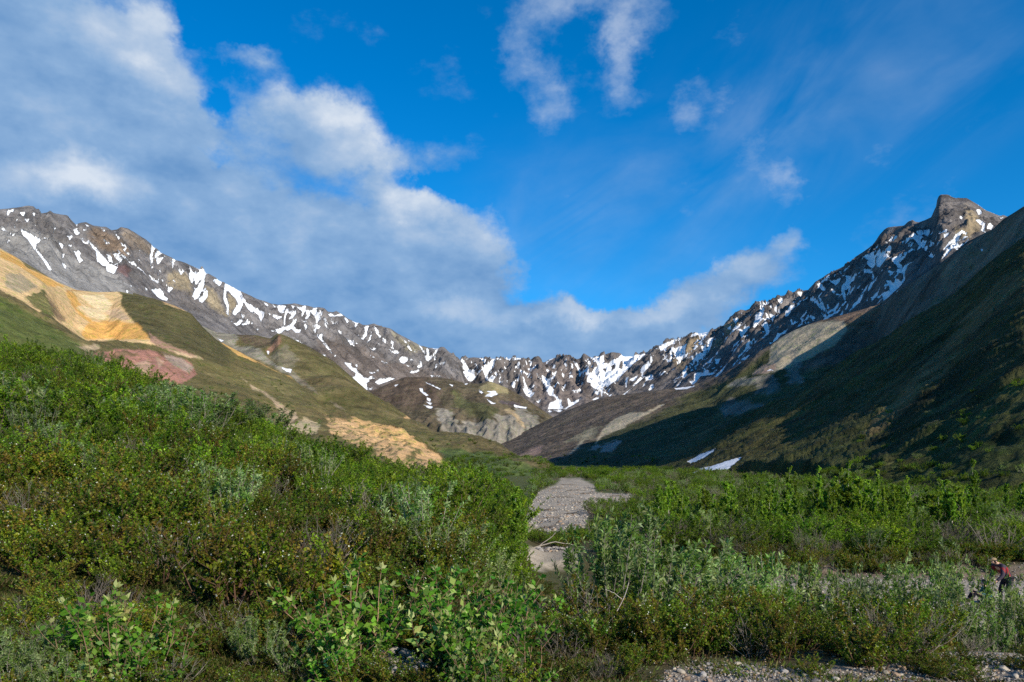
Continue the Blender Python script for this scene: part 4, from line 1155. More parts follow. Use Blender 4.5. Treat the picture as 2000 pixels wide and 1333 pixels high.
def poplar(seed, h, nleaf, crown_r):
    P = Plant(seed)
    r = P.r
    tr = P.twig((0, 0, -.1), (r.normal(0, .04), r.normal(0, .04), 1), h, .018 + .007 * h, .006, 8, .06, .2)
    nb = int(h * 12)
    for k in range(nb):
        t = r.uniform(.13, .98)
        i = int(t * 7.99)
        p = tr[i] + (tr[i + 1] - tr[i]) * (t * 8 - i)
        a = r.uniform(0, 2 * np.pi)
        ll = crown_r * (1.15 - .8 * t) * r.uniform(.6, 1.3)
        tw = P.twig(p, (math.cos(a), math.sin(a), 1.0), ll, .007, .002, 3, .2, .5)
        P.leaves(tw, int(nleaf / nb), .085, .06, ((.19, .31, .03), (.25, .37, .045), (.14, .25, .022))[r.integers(3)], .25, .1)
    P.leaves(tr, int(nleaf * .06), .085, .06, (.14, .25, .03), .25, .5)
    sv, sf, sc = P.stem_mesh((.30, .28, .24), 5)
    return (sv, sf, sc), P.leaf_mesh(), None


def sapling(seed, h, stems, leaves_per):
    """foreground poplar suckers with large pointed leaves, pale undersides"""
    P = Plant(seed)
    r = P.r
    for s in range(stems):
        a = r.uniform(0, 2 * np.pi)
        le = r.uniform(.05, .7)
        b0 = np.array((math.cos(a), math.sin(a), 0)) * r.uniform(0, .25)
        b0[2] = -.06
        st = P.twig(b0, (math.cos(a) * le, math.sin(a) * le, 1), h * r.uniform(.55, 1.05), .008, .003, 6, .25, .3)
        for q in range(3):
            i = r.integers(2, 6)
            aa = r.uniform(0, 2 * np.pi)
            tw = P.twig(st[i], (math.cos(aa), math.sin(aa), .8), h * r.uniform(.18, .38), .004, .002, 3, .3, .3)
            P.leaves(tw, leaves_per // 3, .075, .046, ((.075, .20, .018), (.11, .25, .022), (.26, .35, .08))[r.choice(3, p=(.45, .35, .2))], .25, .1, 1.2)
        P.leaves(st, leaves_per, .08, .05, ((.085, .22, .02), (.30, .37, .11))[r.choice(2, p=(.8, .2))], .25, .3, 1.2)
        # fresh upright leaves at the tip
        tipd = unit(st[-1] - st[-2])
        for q in range(4):
            P.lp.append(st[-1][None])
            P.ld.append(unit(tipd + r.normal(0, .4, 3))[None])
            P.ll.append(np.array([.08 * r.uniform(.8, 1.2)]))
            P.lw.append(np.array([.035]))
            P.lc.append(np.array([(.36, .40, .16)]) * r.uniform(.7, 1.1))
            P.lup.append(unit(r.normal(size=3))[None])
    sv, sf, sc = P.stem_mesh((.20, .13, .08), 4)
    return (sv, sf, sc), P.leaf_mesh(), None


def tuft(seed, n, h, cols, wd=.012, lay=.6):
    """low cover: blades and small leaves"""
    P = Plant(seed)
    r = P.r
    a = r.uniform(0, 2 * np.pi, n)
    q = r.uniform(0, 1, n) ** .6 * .28
    P.lp.append(np.stack([np.cos(a) * q, np.sin(a) * q, np.full(n, -.01)], -1))
    P.ld.append(unit(np.stack([np.cos(a) * lay, np.sin(a) * lay, r.uniform(.35, 1.3, n)], -1) + r.normal(0, .25, (n, 3))))
    P.ll.append(h * r.uniform(.45, 1.1, n))
    P.lw.append(wd * r.uniform(.7, 1.3, n))
    ci = r.integers(len(cols), size=n)
    P.lc.append(np.array(cols)[ci] * r.uniform(.6, 1.3, (n, 1)))
    P.lup.append(unit(r.normal(size=(n, 3))))
    return None, P.leaf_mesh(), None


def protos(name, geos):
    """every variant: its stem mesh, foliage mesh, flower mesh and the whole plant as one mesh"""
    res = []
    for st, lf, fl in geos:
        parts = {}
        if st is not None:
            parts['stems'] = mesh_np(name + '_stems', st[0], st[1], M_BARK, {'Col': st[2]})
        parts['foliage'] = mesh_np(name + '_foliage', lf[0], lf[1], M_LEAF, {'Col': lf[2]})
        if fl is not None:
            parts['flowers'] = mesh_np(name + '_flowers', fl[0], fl[1], M_LEAF, {'Col': fl[2]})
        V, Fs, Cc, Mi, o = [], [], [], [], 0
        for g, mi in ((st, 0), (lf, 1), (fl, 1)):
            if g is None:
                continue
            V.append(g[0])
            Fs.append(g[1] + o)
            Cc.append(g[2])
            Mi.append(np.full(len(g[1]), mi))
            o += len(g[0])
        V = np.concatenate(V)
        parts['whole'] = mesh_np(name, V, np.concatenate(Fs), [M_BARK, M_LEAF], {'Col': np.concatenate(Cc)}, mat_idx=np.concatenate(Mi))
        parts['h'] = float(np.percentile(V[:, 2], 99.5))
        res.append(parts)
    return res


G1, G2, G3 = (.125, .225, .010), (.185, .290, .014), (.055, .122, .008)
W_ = [shrub(100 + i, 1.3, .85, 13, 9, 3400, .062, .027, [G1, G1, G2, G3], (.10, .075, .05), .95) for i in range(3)]
S_ = [shrub(200 + i, 1.6, .75, 13, 8, 2900, .080, .024, [(.22, .30, .11), (.27, .345, .15), (.16, .25, .06), (.12, .22, .035)], (.20, .18, .15), .75, up=.8) for i in range(3)]
B_ = [shrub(300 + i, .85, .85, 15, 8, 3400, .040, .026, [(.165, .215, .013), (.120, .205, .011), (.190, .160, .020), (.068, .135, .009)], (.09, .055, .035), 1.15, flowers=60 if i < 2 else 0) for i in range(3)]
T_ = [shrub(400 + i, 1.1, .8, 18, 10, 1100, .045, .022, [(.075, .09, .03), (.10, .10, .05)], (.17, .145, .12), 1.0, dead=.55) for i in range(2)]
P_ = [poplar(500 + i, 3.4, 3600, .70) for i in range(3)]
Y_ = [sapling(600 + i, .95, 7 + i, 26) for i in range(3)]
K_ = [tuft(700, 420, .055, [(.10, .125, .022), (.13, .105, .035), (.07, .12, .015)], .011, 1.0), tuft(701, 160, .12, [(.17, .135, .06), (.11, .12, .03)], .005),
      tuft(702, 420, .05, [(.045, .085, .014), (.08, .11, .02), (.10, .065, .03)], .013, 1.1)]
PROTO = {'willow_shrub': protos('willow_shrub', W_), 'silver_willow': protos('silver_willow', S_), 'dwarf_birch': protos('dwarf_birch', B_),
         'twiggy_shrub': protos('twiggy_shrub', T_), 'young_poplar': protos('young_poplar', P_), 'poplar_sapling': protos('poplar_sapling', Y_), 'tuft': protos('tuft', K_)}

# every plant of the place: kind, variant, x, y, z, height, turn, zone
PLANTS = []
rs = np.random.default_rng(77)


def plant(kind, x, y, h, zone, z=None, var=None, wide=1.0):
    z = float(ground_z(x, y)) if z is None else z
    PLANTS.append(dict(kind=kind, var=int(rs.integers(len(PROTO[kind]))) if var is None else var, x=x, y=y, z=z - .02, h=h, rot=float(rs.uniform(0, 6.283)), zone=zone, wide=wide * float(rs.uniform(.88, 1.15))))


def topped(px, d, py_top, kind, zone, wide=1.0, lo=.3, hi=9):
    """a plant at column px and depth d whose top reaches the given level of the view"""
    x = (px - CX) / F * d
    z = float(ground_z(x, d))
    h = (HY - py_top) / F * d - z
    if h < lo:
        return
    plant(kind, x, d, min(h, hi), zone, z, wide=wide)


def pt_in(px, py, poly):
    ins = False
    n = len(poly)
    for i in range(n):
        ax, ay = poly[i]
        bx, by = poly[(i + 1) % n]
        if (ay > py) != (by > py) and px < (bx - ax) * (py - ay) / (by - ay) + ax:
            ins = not ins
    return ins


def px_of(x, y):
    z = float(ground_z(x, y))
    return CX + F * x / y, HY - F * z / y


# -- bushy rise on the left
d = 9.0
while d < 92:
    step = .60 + d * .0195
    x = -1.25 * d * .92
    while x < .12 * d:
        xx, yy = x + rs.normal(0, step * .28), d + rs.normal(0, step * .28)
        px = CX + F * xx / yy
        md = float(np.interp(px, MX, MD))
        if -480 < px < (1045 if yy < 16 else 1012) and yy < md + 9 and not (px > 985 and yy > 30):
            n1 = float(fbm(np.array(xx / 8.0), np.array(yy / 8.0), 3))
            n2 = float(fbm(np.array(xx / 5.0 + 40), np.array(yy / 5.0), 3))
            u = rs.uniform()
            if yy < 14:
                kind, h = ('dwarf_birch', rs.uniform(.6, 1.0)) if u < .84 else (('twiggy_shrub', rs.uniform(.5, .9)) if u < .92 else ('willow_shrub', rs.uniform(.6, 1.0)))
            elif n2 > .26 and u < .7:
                kind, h = 'silver_willow', rs.uniform(1.0, 1.6)
            elif n2 < -.28 and u < .6:
                kind, h = 'twiggy_shrub', rs.uniform(.8, 1.25)
            elif n1 + (yy - 32) / 70 > -.05:
                kind, h = 'willow_shrub', rs.uniform(.95, 1.55)
            else:
                kind, h = ('dwarf_birch', rs.uniform(.7, 1.05)) if u < .78 else ('willow_shrub', rs.uniform(.8, 1.2))
            grow = min(1, .62 + yy / 45) * (.8 if yy > md - 6 and 180 < px < 480 else 1)
            h *= float(np.clip(1 + .75 * fbm(np.array(xx / 3.4 + 9), np.array(yy / 3.4), 2), .55, 1.7))
            if px > 960:
                h *= .8
            plant(kind, xx, yy, h * grow * (1 + max(0, yy - 45) * .006), 'rise')
        x += step
    d += step * .92
for px, d, h, w in [(370, 33, 2.3, 1.6), (335, 33.5, 2.0, 1.5), (405, 33, 2.1, 1.5), (295, 35, 1.7, 1.4), (350, 31, 1.7, 1.4), (505, 50, 2.7, 1.4), (530, 50, 2.2, 1.3), (482, 51, 2.1, 1.3), (20, 22, 2.1, 1.3), (-20, 22, 1.9, 1.3), (62, 20, 1.4, 1), (120, 17.5, 1.2, 1), (165, 16, 1.0, 1),
                    (790, 17, 1.35, .8), (775, 13.5, 1.0, 1), (850, 13.5, 1.0, 1.1), (905, 13, 1.0, 1.1), (960, 13.5, 1.05, 1), (1000, 15, 1.1, .9)]:
    x = (px - CX) / F * d
    plant('silver_willow', x, d, h, 'rise_silver', wide=w)
for i in range(90):
    d = rs.uniform(26, 100)
    px = rs.uniform(900, 1008 - 12 * (d < 60))
    plant('willow_shrub', (px - CX) / F * d, d, rs.uniform(1.1, 1.7) * (1 + d / 120), 'rise', wide=.95)
for px, d, h in [(1018, 22, 2.5), (1006, 21, 1.8), (1030, 26, 1.2)]:
    plant('young_poplar', (px - CX) / F * d, d, h, 'rise_tip', wide=1.2)
for i in range(26):
    px = rs.uniform(890, 1000)
    d = rs.uniform(15, 27)
    plant('willow_shrub', (px - CX) / F * d, d, rs.uniform(.8, 1.25), 'rise')

# -- near bank on the right, low birch in front and taller willows behind
TOPX = [1040, 1100, 1140, 1180, 1240, 1300, 1400, 1480, 1560, 1640, 1700, 1780, 1850, 1900, 1940, 2000, 2200]
TOPY = [1132, 1138, 1128, 1075, 1060, 1092, 1092, 1100, 1112, 1118, 1128, 1130, 1140, 1150, 1168, 1172, 1160]
d = 7.6
while d < 18.5:
    step = .40 + d * .018
    x = .02 * d
    while x < .98 * d:
        xx, yy = x + rs.normal(0, step * .3), d + rs.normal(0, step * .3)
        px, py = px_of(xx, yy)
        if px > 1030 and not pt_in(px, py, [(q[0], q[1] + 6) for q in SHOULDER]):
            top = float(np.interp(px, TOPX, TOPY)) + rs.uniform(0, 45) + max(0, 11 - yy) * 16
            lim = (HY - top) / F * yy - float(ground_z(xx, yy))
            u = rs.uniform()
            if yy < 12.5:
                kind, h = ('dwarf_birch', rs.uniform(.45, .95)) if u < .86 else ('twiggy_shrub', rs.uniform(.45, .9))
            else:
                kind, h = ('willow_shrub', rs.uniform(.8, 1.5)) if u < .4 else (('silver_willow', rs.uniform(.9, 1.6)) if u < .7 else ('dwarf_birch', rs.uniform(.6, 1.0)))
            h = min(h, lim)
            if h > .16:
                plant(kind, xx, yy, h, 'bank', wide=1.0 if h > .5 else 1.25)
        x += step
    d += step * .9
for px, d, top, w in [(1195, 12.5, 1010, .6), (1212, 11.5, 992, .6), (1235, 12, 1012, .7), (1262, 13, 1035, .8), (1180, 13.5, 1045, .5), (1290, 14, 1060, .9), (1345, 14.5, 1052, .8), (1390, 15, 1075, .9), (1430, 15, 1075, .8), (1475, 15, 1085, .7),
                      (1790, 15, 1090, .55), (1890, 15.5, 1062, .5), (1876, 14.5, 1100, .6), (1840, 14, 1130, .8), (1610, 15, 1105, .6), (1560, 15.5, 1100, .6), (1955, 14.5, 1152, .6), (1988, 14.5, 1158, .6), (2010, 14, 1150, .7), (1935, 14, 1168, .6), (1660, 15.8, 1108, .6), (1520, 15, 1098, .7)]:
    topped(px, d, top, 'silver_willow', 'bank_tall', w)

# -- foreground: poplar suckers in the middle, silver willow and stems bottom left
for px, d, top in [q for q in [(705, 6.9, 1120), (690, 7.4, 1095), (760, 6.8, 1150), (800, 7.3, 1140), (850, 6.6, 1165), (900, 7.0, 1130), (940, 6.6, 1175), (960, 7.6, 1120), (990, 6.7, 1180), (880, 6.1, 1230), (820, 6.0, 1250), (740, 6.1, 1240), (950, 6.0, 1235), (660, 6.7, 1205),
                   (1010, 7.8, 1130), (1120, 8.2, 1150), (625, 7.6, 1190), (780, 7.9, 1110), (860, 8.2, 1105), (930, 8.6, 1095), (240, 6.4, 1140), (200, 6.6, 1165), (275, 6.7, 1150), (170, 6.2, 1200), (300, 6.2, 1205), (225, 6.0, 1230), (890, 5.7, 1270), (980, 5.7, 1265),
                   (700, 6.2, 1235), (1035, 6.6, 1190), (735, 8.0, 1150), (820, 8.1, 1160), (775, 8.3, 1130)] if not (715 < q[0] < 865 and q[1] < 7.6)]:
    topped(px, d, top + rs.uniform(-10, 10), 'poplar_sapling', 'fore_poplar' if px > 600 else 'fore_left', 1.0)
for px, d, top in [(20, 6.2, 1225), (65, 6.3, 1215), (110, 6.2, 1235), (-20, 6.5, 1220), (40, 5.8, 1265), (95, 5.8, 1270), (140, 5.9, 1285), (500, 7.0, 1195), (475, 7.2, 1205), (560, 6.8, 1230)]:
    topped(px, d, top, 'silver_willow', 'fore_silver', .9)
for i in range(120):
    px, d = rs.uniform(-60, 1300), rs.uniform(5.5, 8.3)
    x = (px - CX) / F * d
    p2 = px_of(x, d)
    if pt_in(p2[0], p2[1], SHOULDER) or pt_in(p2[0], p2[1], [(690, 1270), (850, 1270), (850, 1350), (690, 1350)]):
        continue
    plant('dwarf_birch' if rs.uniform() < .75 else 'twiggy_shrub', x, d, rs.uniform(.22, .42), 'fore', wide=1.2)

# -- river flat: brush, poplars, more brush up the valley
def in_gravel(px, py, pad=0):
    return any(pt_in(px, py - pad, p) for p in GRAVEL)


d = 34.2
while d < 330:
    step = 1.15 + d * .016
    x = -.02 * d
    while x < 1.0 * d:
        xx, yy = x + rs.normal(0, step * .3), d + rs.normal(0, step * .3)
        px, py = px_of(xx, yy)
        ok = px > 1030 and px < 2480 and not (px < 1200 and yy < 42.5) and not (px < 1150 and 50 < yy < 80) and not in_gravel(px, py) and py > 905
        if px < 1100 and yy > 90:
            ok = ok and px > 1040
        if ok and yy > 33.8:
            u = rs.uniform()
            if px < 1240 and yy < 60:
                kind, h = ('willow_shrub' if u < .7 else 'dwarf_birch'), rs.uniform(.38, .62) if px < 1160 else rs.uniform(.6, 1.0)
            else:
                kind = 'willow_shrub' if u < .62 else ('silver_willow' if u < .85 else 'twiggy_shrub')
                h = rs.uniform(1.0, 1.9) * (1 + max(0, yy - 90) / 260)
                # keep the open view up the river
                if px < 1330:
                    h *= .8
            plant(kind, xx, yy, h, 'flat', wide=1.15)
        x += step
    d += step * .95
for i in range(260):
    px, d = rs.uniform(1190, 2080), rs.uniform(32.2, 36.5)
    plant('dwarf_birch' if rs.uniform() < .75 else 'twiggy_shrub', (px - CX) / F * d, d, rs.uniform(.4, .85), 'flat', wide=1.2)
for i in range(160):
    px, d = rs.uniform(1070, 1640), rs.uniform(230, 560)
    x, y = (px - CX) / F * d, d
    plant('willow_shrub', x, y, rs.uniform(2.2, 3.6), 'flat', wide=1.6)
for i in range(280):
    px = float(np.clip(rs.normal(1610, 190), 1290, 2060))
    d = rs.uniform(42, 60)
    topped(px, d, 928 + 85 * rs.uniform() ** .8 + abs(px - 1600) * .03, 'young_poplar', 'poplar', 1.1 * rs.uniform(.75, 1.3), 1.2, 4.6)
for i in range(100):
    px = float(np.clip(rs.normal(1610, 200), 1300, 2060))
    d = rs.uniform(42, 60)
    plant('willow_shrub', (px - CX) / F * d, d, rs.uniform(1.3, 2.2), 'flat', wide=.9)
for i in range(34):
    px, d = rs.uniform(1025, 1155), rs.uniform(40.3, 46)
    plant('willow_shrub' if i % 4 else 'dwarf_birch', (px - CX) / F * d, d, rs.uniform(.45, .75), 'flat', wide=1.3)
for i in range(16):
    px = rs.uniform(1300, 2050)
    d = 2805 / (rs.uniform(1288, 1330) - 920)
    plant('dwarf_birch', (px - CX) / F * d, d, rs.uniform(.10, .20), 'fore', wide=1.5)
for i in range(13):
    px, d = rs.uniform(1250, 1890), rs.uniform(19, 31)
    plant('willow_shrub' if i % 3 else 'silver_willow', (px - CX) / F * d, d, rs.uniform(.5, 1.25), 'flat', wide=1.1)
for px, d, top in [(1910, 46, 898), (1655, 50, 903), (1648, 52, 915), (1540, 52, 912), (1556, 52, 922), (1605, 50, 912), (1460, 52, 925), (1712, 50, 918), (1830, 52, 935), (1775, 48, 930), (1365, 50, 950), (1475, 44, 950), (1500, 46, 945), (1960, 52, 945), (1680, 46, 930)]:
    topped(px, d, top, 'young_poplar', 'poplar_tall', .75, 1.2)

# -- scattered brush on the lower slopes (sits on the hillside sheets)
def scatter_on(L, n, test, hr, kind='willow_shrub', zone='slope'):
    rr, cc = rs.integers(2, L.nf - 2, n * 6), rs.integers(2, L.D.shape[1] - 2, n * 6)
    k = 0
    for r_, c_ in zip(rr, cc):
        if k >= n:
            break
        px, py = L.PX[r_, c_], L.PY[r_, c_]
        if 0 < px < 2060 and test(px, py, L.X[r_, c_], L.Y[r_, c_]):
            plant(kind if rs.uniform() < .75 else 'silver_willow', float(L.X[r_, c_]), float(L.Y[r_, c_]), rs.uniform(*hr), zone, float(L.Z[r_, c_]) - .3, wide=1.3)
            k += 1


def clump(px, py, s=26):
    return float(fbm(np.array(px / s), np.array(py / s), 3)) > .06


scatter_on(B, 420, lambda px, py, x, y: px > 800 and py > 862 and (py > 895 or clump(px, py)), (1.3, 2.6))
scatter_on(H2, 330, lambda px, py, x, y: px < 2040 and (py > 915 or (clump(px, py, 34) and py > 700)), (.8, 1.7))
scatter_on(E, 160, lambda px, py, x, y: 1060 < px < 1330 and py > 885, (2.0, 3.5))
scatter_on(A, 160, lambda px, py, x, y: 300 < px < 900 and py > 745 and clump(px, py, 18) and not pt_in(px, py, zm(400, 620, .25, [(900, 760), (1300, 790), (1460, 850), (1890, 1185), (1500, 1300), (1200, 1010), (980, 900)])[0]), (.8, 1.7))

# ------------------------------------------------------------------ plants become objects
LAB = {
    ('willow_shrub', 'rise'): ('dense green willow shrub among others on the left rise', 'green willow shrubs on the left rise'),
    ('silver_willow', 'rise'): ('grey green willow shrub mixed into the brush on the left rise', 'grey green willows on the left rise'),
    ('dwarf_birch', 'rise'): ('low olive dwarf birch bush flecked with tiny white flowers on the left rise', 'dwarf birch on the left rise'),
    ('twiggy_shrub', 'rise'): ('grey twiggy half bare shrub among the brush on the left rise', 'bare twiggy shrubs on the left rise'),
    ('silver_willow', 'rise_silver'): ('large pale silvery willow standing out of the left rise', 'silvery willows standing out on the left rise'),
    ('young_poplar', 'rise_tip'): ('thin young poplar at the right tip of the left rise beside the river gravel', 'thin poplars at the tip of the rise'),
    ('dwarf_birch', 'bank'): ('low brownish green birch bush on the near bank, right half', 'birch bushes on the near bank'),
    ('twiggy_shrub', 'bank'): ('brown twiggy low bush on the near bank, right half', 'twiggy bushes on the near bank'),
    ('willow_shrub', 'bank'): ('green willow bush at the foot of the near bank, right half', 'willow bushes at the foot of the near bank'),
    ('silver_willow', 'bank'): ('pale willow bush at the foot of the near bank, right half', 'pale willows at the foot of the near bank'),
    ('silver_willow', 'bank_tall'): ('tall grey green willow rising above the birch of the near bank', 'tall willows above the near bank'),
    ('poplar_sapling', 'fore_poplar'): ('leafy poplar sucker with large pointed leaves, bottom centre foreground', 'poplar suckers in the centre foreground'),
    ('poplar_sapling', 'fore_left'): ('spindly poplar sucker with few large leaves, bottom left foreground', 'poplar suckers bottom left'),
    ('silver_willow', 'fore_silver'): ('small silvery willow tuft at the bottom left of the foreground', 'small silvery willows in the foreground'),
    ('dwarf_birch', 'fore'): ('knee high birch clump along the bottom edge of the picture', 'birch clumps along the bottom edge'),
    ('twiggy_shrub', 'fore'): ('knee high bare twiggy clump along the bottom edge', 'twiggy clumps along the bottom edge'),
    ('willow_shrub', 'flat'): ('green willow bush on the river flat right of the gravel', 'willow bushes on the river flat'),
    ('silver_willow', 'flat'): ('greyish willow bush on the river flat right of the gravel', 'greyish willows on the river flat'),
    ('dwarf_birch', 'flat'): ('low brown green bush on the islet between the gravel bars', 'low bushes between the gravel bars'),
    ('twiggy_shrub', 'flat'): ('grey half bare bush on the river flat', 'half bare bushes on the river flat'),
    ('young_poplar', 'poplar'): ('slender young poplar in the bright green grove on the river flat', 'young poplar grove on the river flat'),
    ('young_poplar', 'poplar_tall'): ('tall narrow poplar topping the grove against the dark slope', 'tallest poplars of the grove'),
    ('willow_shrub', 'slope'): ('small green shrub on a distant hillside', 'shrubs on the hillsides'),
    ('silver_willow', 'slope'): ('small pale shrub on a distant hillside', 'pale shrubs on the hillsides'),
}
CAT = {'willow_shrub': 'shrub', 'silver_willow': 'shrub', 'dwarf_birch': 'shrub', 'twiggy_shrub': 'shrub', 'young_poplar': 'tree', 'poplar_sapling': 'sapling'}


def gn_scatter(name, meshes, rows, label, mats_kind='stuff'):
    """one object that repeats small meshes at many points; rows: x,y,z,sx,sy,sz,rx,ry,rz,idx"""
    pc = bpy.data.collections.new(name + '_pieces')
    for i, me in enumerate(meshes):
        pc.objects.link(bpy.data.objects.new('%s_piece_%02d' % (name, i), me))
    R = np.array(rows, np.float32)
    me = bpy.data.meshes.new(name)
    me.vertices.add(len(R))
    me.vertices.foreach_set('co', R[:, :3].ravel())
    for an, sl in (('scl', slice(3, 6)), ('rot', slice(6, 9))):
        at = me.attributes.new(an, 'FLOAT_VECTOR', 'POINT')
        at.data.foreach_set('vector', np.ascontiguousarray(R[:, sl]).ravel())
    at = me.attributes.new('idx', 'INT', 'POINT')
    at.data.foreach_set('value', R[:, 9].astype(np.int32))
    o = add_obj(name, me, kind='stuff', label=label)
    ng = bpy.data.node_groups.new(name + '_scatter', 'GeometryNodeTree')
    ng.interface.new_socket('Geometry', in_out='INPUT', socket_type='NodeSocketGeometry')
    ng.interface.new_socket('Geometry', in_out='OUTPUT', socket_type='NodeSocketGeometry')
    gi, go = ng.nodes.new('NodeGroupInput'), ng.nodes.new('NodeGroupOutput')
    ci = ng.nodes.new('GeometryNodeCollectionInfo')
    ci.inputs['Collection'].default_value = pc
    ci.inputs['Separate Children'].default_value = True
    ci.inputs['Reset Children'].default_value = True
    ip = ng.nodes.new('GeometryNodeInstanceOnPoints')
    ip.inputs['Pick Instance'].default_value = True

    def attr(an, ty):
        nd = ng.nodes.new('GeometryNodeInputNamedAttribute')
        nd.data_type = ty
        nd.inputs['Name'].default_value = an
        return nd.outputs['Attribute']
    e2r = ng.nodes.new('FunctionNodeEulerToRotation')
    ng.links.new(attr('rot', 'FLOAT_VECTOR'), e2r.inputs[0])
    ng.links.new(gi.outputs[0], ip.inputs['Points'])
    ng.links.new(ci.outputs[0], ip.inputs['Instance'])
    ng.links.new(attr('idx', 'INT'), ip.inputs['Instance Index'])
    ng.links.new(e2r.outputs[0], ip.inputs['Rotation'])
    ng.links.new(attr('scl', 'FLOAT_VECTOR'), ip.inputs['Scale'])
    ng.links.new(ip.outputs[0], go.inputs[0])
    md = o.modifiers.new('scatter', 'NODES')
    md.node_group = ng
    return o


def where(p):
    px, d, z = CX + F * p['x'] / p['y'], p['y'], p['zone']
    if z.startswith('rise'):
        a = ['by the left picture edge', 'below the ochre slide', 'below the pink slide', 'below the pale track', 'below the orange bluff', 'near the river end'][int(np.searchsorted([150, 330, 480, 640, 880], px))]
        b = ['foot of rise', 'low on rise', 'halfway up rise', 'high on rise', 'crest of rise'][int(np.searchsorted([12, 18, 28, 44], d))]
        return b + ' ' + a
    if z.startswith('bank'):
        a = ['left of the tall willow', 'by the tall willow', 'below the poplar grove', 'below the snow banks', 'by the gnarled willow', 'in front of the two people'][int(np.searchsorted([1130, 1260, 1420, 1600, 1830], px))]
        b = ['top of the near bank', 'upper bank', 'middle of the bank', 'foot of the bank'][int(np.searchsorted([8.8, 10.5, 13.5], d))]
        return b + ' ' + a
    if z.startswith('fore'):
        return ['far left', 'left', 'centre left', 'centre', 'centre right', 'right'][int(np.searchsorted([150, 400, 650, 850, 1050], px))] + (' front row' if d < 6.5 else ' second row')
    if z in ('flat', 'poplar', 'poplar_tall'):
        a = ['beside the river gravel', 'below the snow banks', 'left part of the flat', 'middle of the flat', 'right part of the flat', 'by the right picture edge'][int(np.searchsorted([1300, 1450, 1600, 1750, 1900], px))]
        b = ['on the gravel bar', 'first row', 'second row', 'third row', 'back row'][int(np.searchsorted([32.2, 41, 48, 56], d))]
        return a + ' ' + b
    return ''


SHORT = {'willow_shrub': 'green willow bush', 'silver_willow': 'grey green willow', 'dwarf_birch': 'olive birch bush', 'twiggy_shrub': 'grey twiggy bush', 'young_poplar': 'slender young poplar', 'poplar_sapling': 'large leaved poplar sucker'}
SHORT_Z = {'rise_silver': 'pale silvery willow', 'bank_tall': 'upright grey green willow', 'poplar_tall': 'poplar topping the grove', 'fore_silver': 'silvery willow tuft', 'rise_tip': 'spindly poplar'}


def label_of(p):
    lab, grp = LAB[(p['kind'], p['zone'])]
    w = where(p)
    if not w:
        return lab, grp
    size = 'small' if p['h'] < .55 else ('waist high' if p['h'] < 1.0 else ('head high' if p['h'] < 1.9 else 'tall'))
    return '%s %s, %s' % (size, SHORT_Z.get(p['zone'], SHORT[p['kind']]), w), grp + ', ' + w


ORD = ['leftmost', 'second from left', 'third from left', 'fourth from left', 'fifth from left', 'sixth from left', 'seventh from left', 'eighth from left', 'ninth from left', 'tenth from left', 'eleventh from left', 'twelfth from left', 'thirteenth from left', 'fourteenth from left']


def single_out():
    same = {}
    for o in bpy.data.objects:
        if o.parent is None and 'label' in o and 'category' in o:
            same.setdefault(o['label'], []).append(o)
    for lab, lst in same.items():
        if 1 < len(lst) <= 14 and len(lab.split()) <= 13:
            lst.sort(key=lambda o: o.location.x / max(o.location.y, .1))
            for i, o in enumerate(lst):
                o['label'] = lab + ', ' + ('rightmost' if i == len(lst) - 1 else ORD[i])


def grow_plants():
    bykind = {}
    for p in PLANTS:
        px = CX + F * p['x'] / p['y']
        p['show'] = p['h'] * p['wide'] / p['y'] * (1.0 if -20 < px < 2020 else .02)
        bykind.setdefault(p['kind'], []).append(p)
    rest_names = {'willow_shrub': 'willow_thicket', 'silver_willow': 'silver_willow_thicket', 'dwarf_birch': 'birch_thicket', 'twiggy_shrub': 'twiggy_thicket', 'young_poplar': 'poplar_thicket', 'poplar_sapling': 'sapling_thicket'}
    for kind, lst in bykind.items():
        lst.sort(key=lambda p: -p['show'])
        pr = PROTO[kind]
        for i, p in enumerate(lst[:295]):
            v = pr[p['var']]
            s = p['h'] / v['h']
            sc = (s * p['wide'], s * p['wide'], s)
            lab, grp = label_of(p)
            if p['y'] < 30 or kind == 'young_poplar' and p['y'] < 60:
                o = add_obj(kind, None, label=lab, category=CAT[kind], group=grp)
                st = add_obj('trunk' if kind == 'young_poplar' else 'stems', v['stems'], o)
                add_obj('crown' if kind == 'young_poplar' else 'foliage', v['foliage'], o)
                if 'flowers' in v:
                    add_obj('flowers', v['flowers'], o, kind='stuff')
            else:
                o = add_obj(kind, v['whole'], label=lab, category=CAT[kind], group=grp)
            o.location = (p['x'], p['y'], p['z'])
            o.rotation_euler = (0, 0, p['rot'])
            o.scale = sc
        rest = lst[295:]
        if rest:
            rows = []
            for p in rest:
                s = p['h'] / pr[p['var']]['h']
                rows.append((p['x'], p['y'], p['z'], s * p['wide'], s * p['wide'], s, 0, 0, p['rot'], p['var']))
            gn_scatter(rest_names[kind], [v['whole'] for v in pr], rows, 'mass of %s farther off' % {'willow_shrub': 'green willow brush', 'silver_willow': 'grey green willow brush', 'dwarf_birch': 'low olive birch brush', 'twiggy_shrub': 'half bare brush'}.get(kind, 'young trees'))
        print(kind, len(lst))


grow_plants()
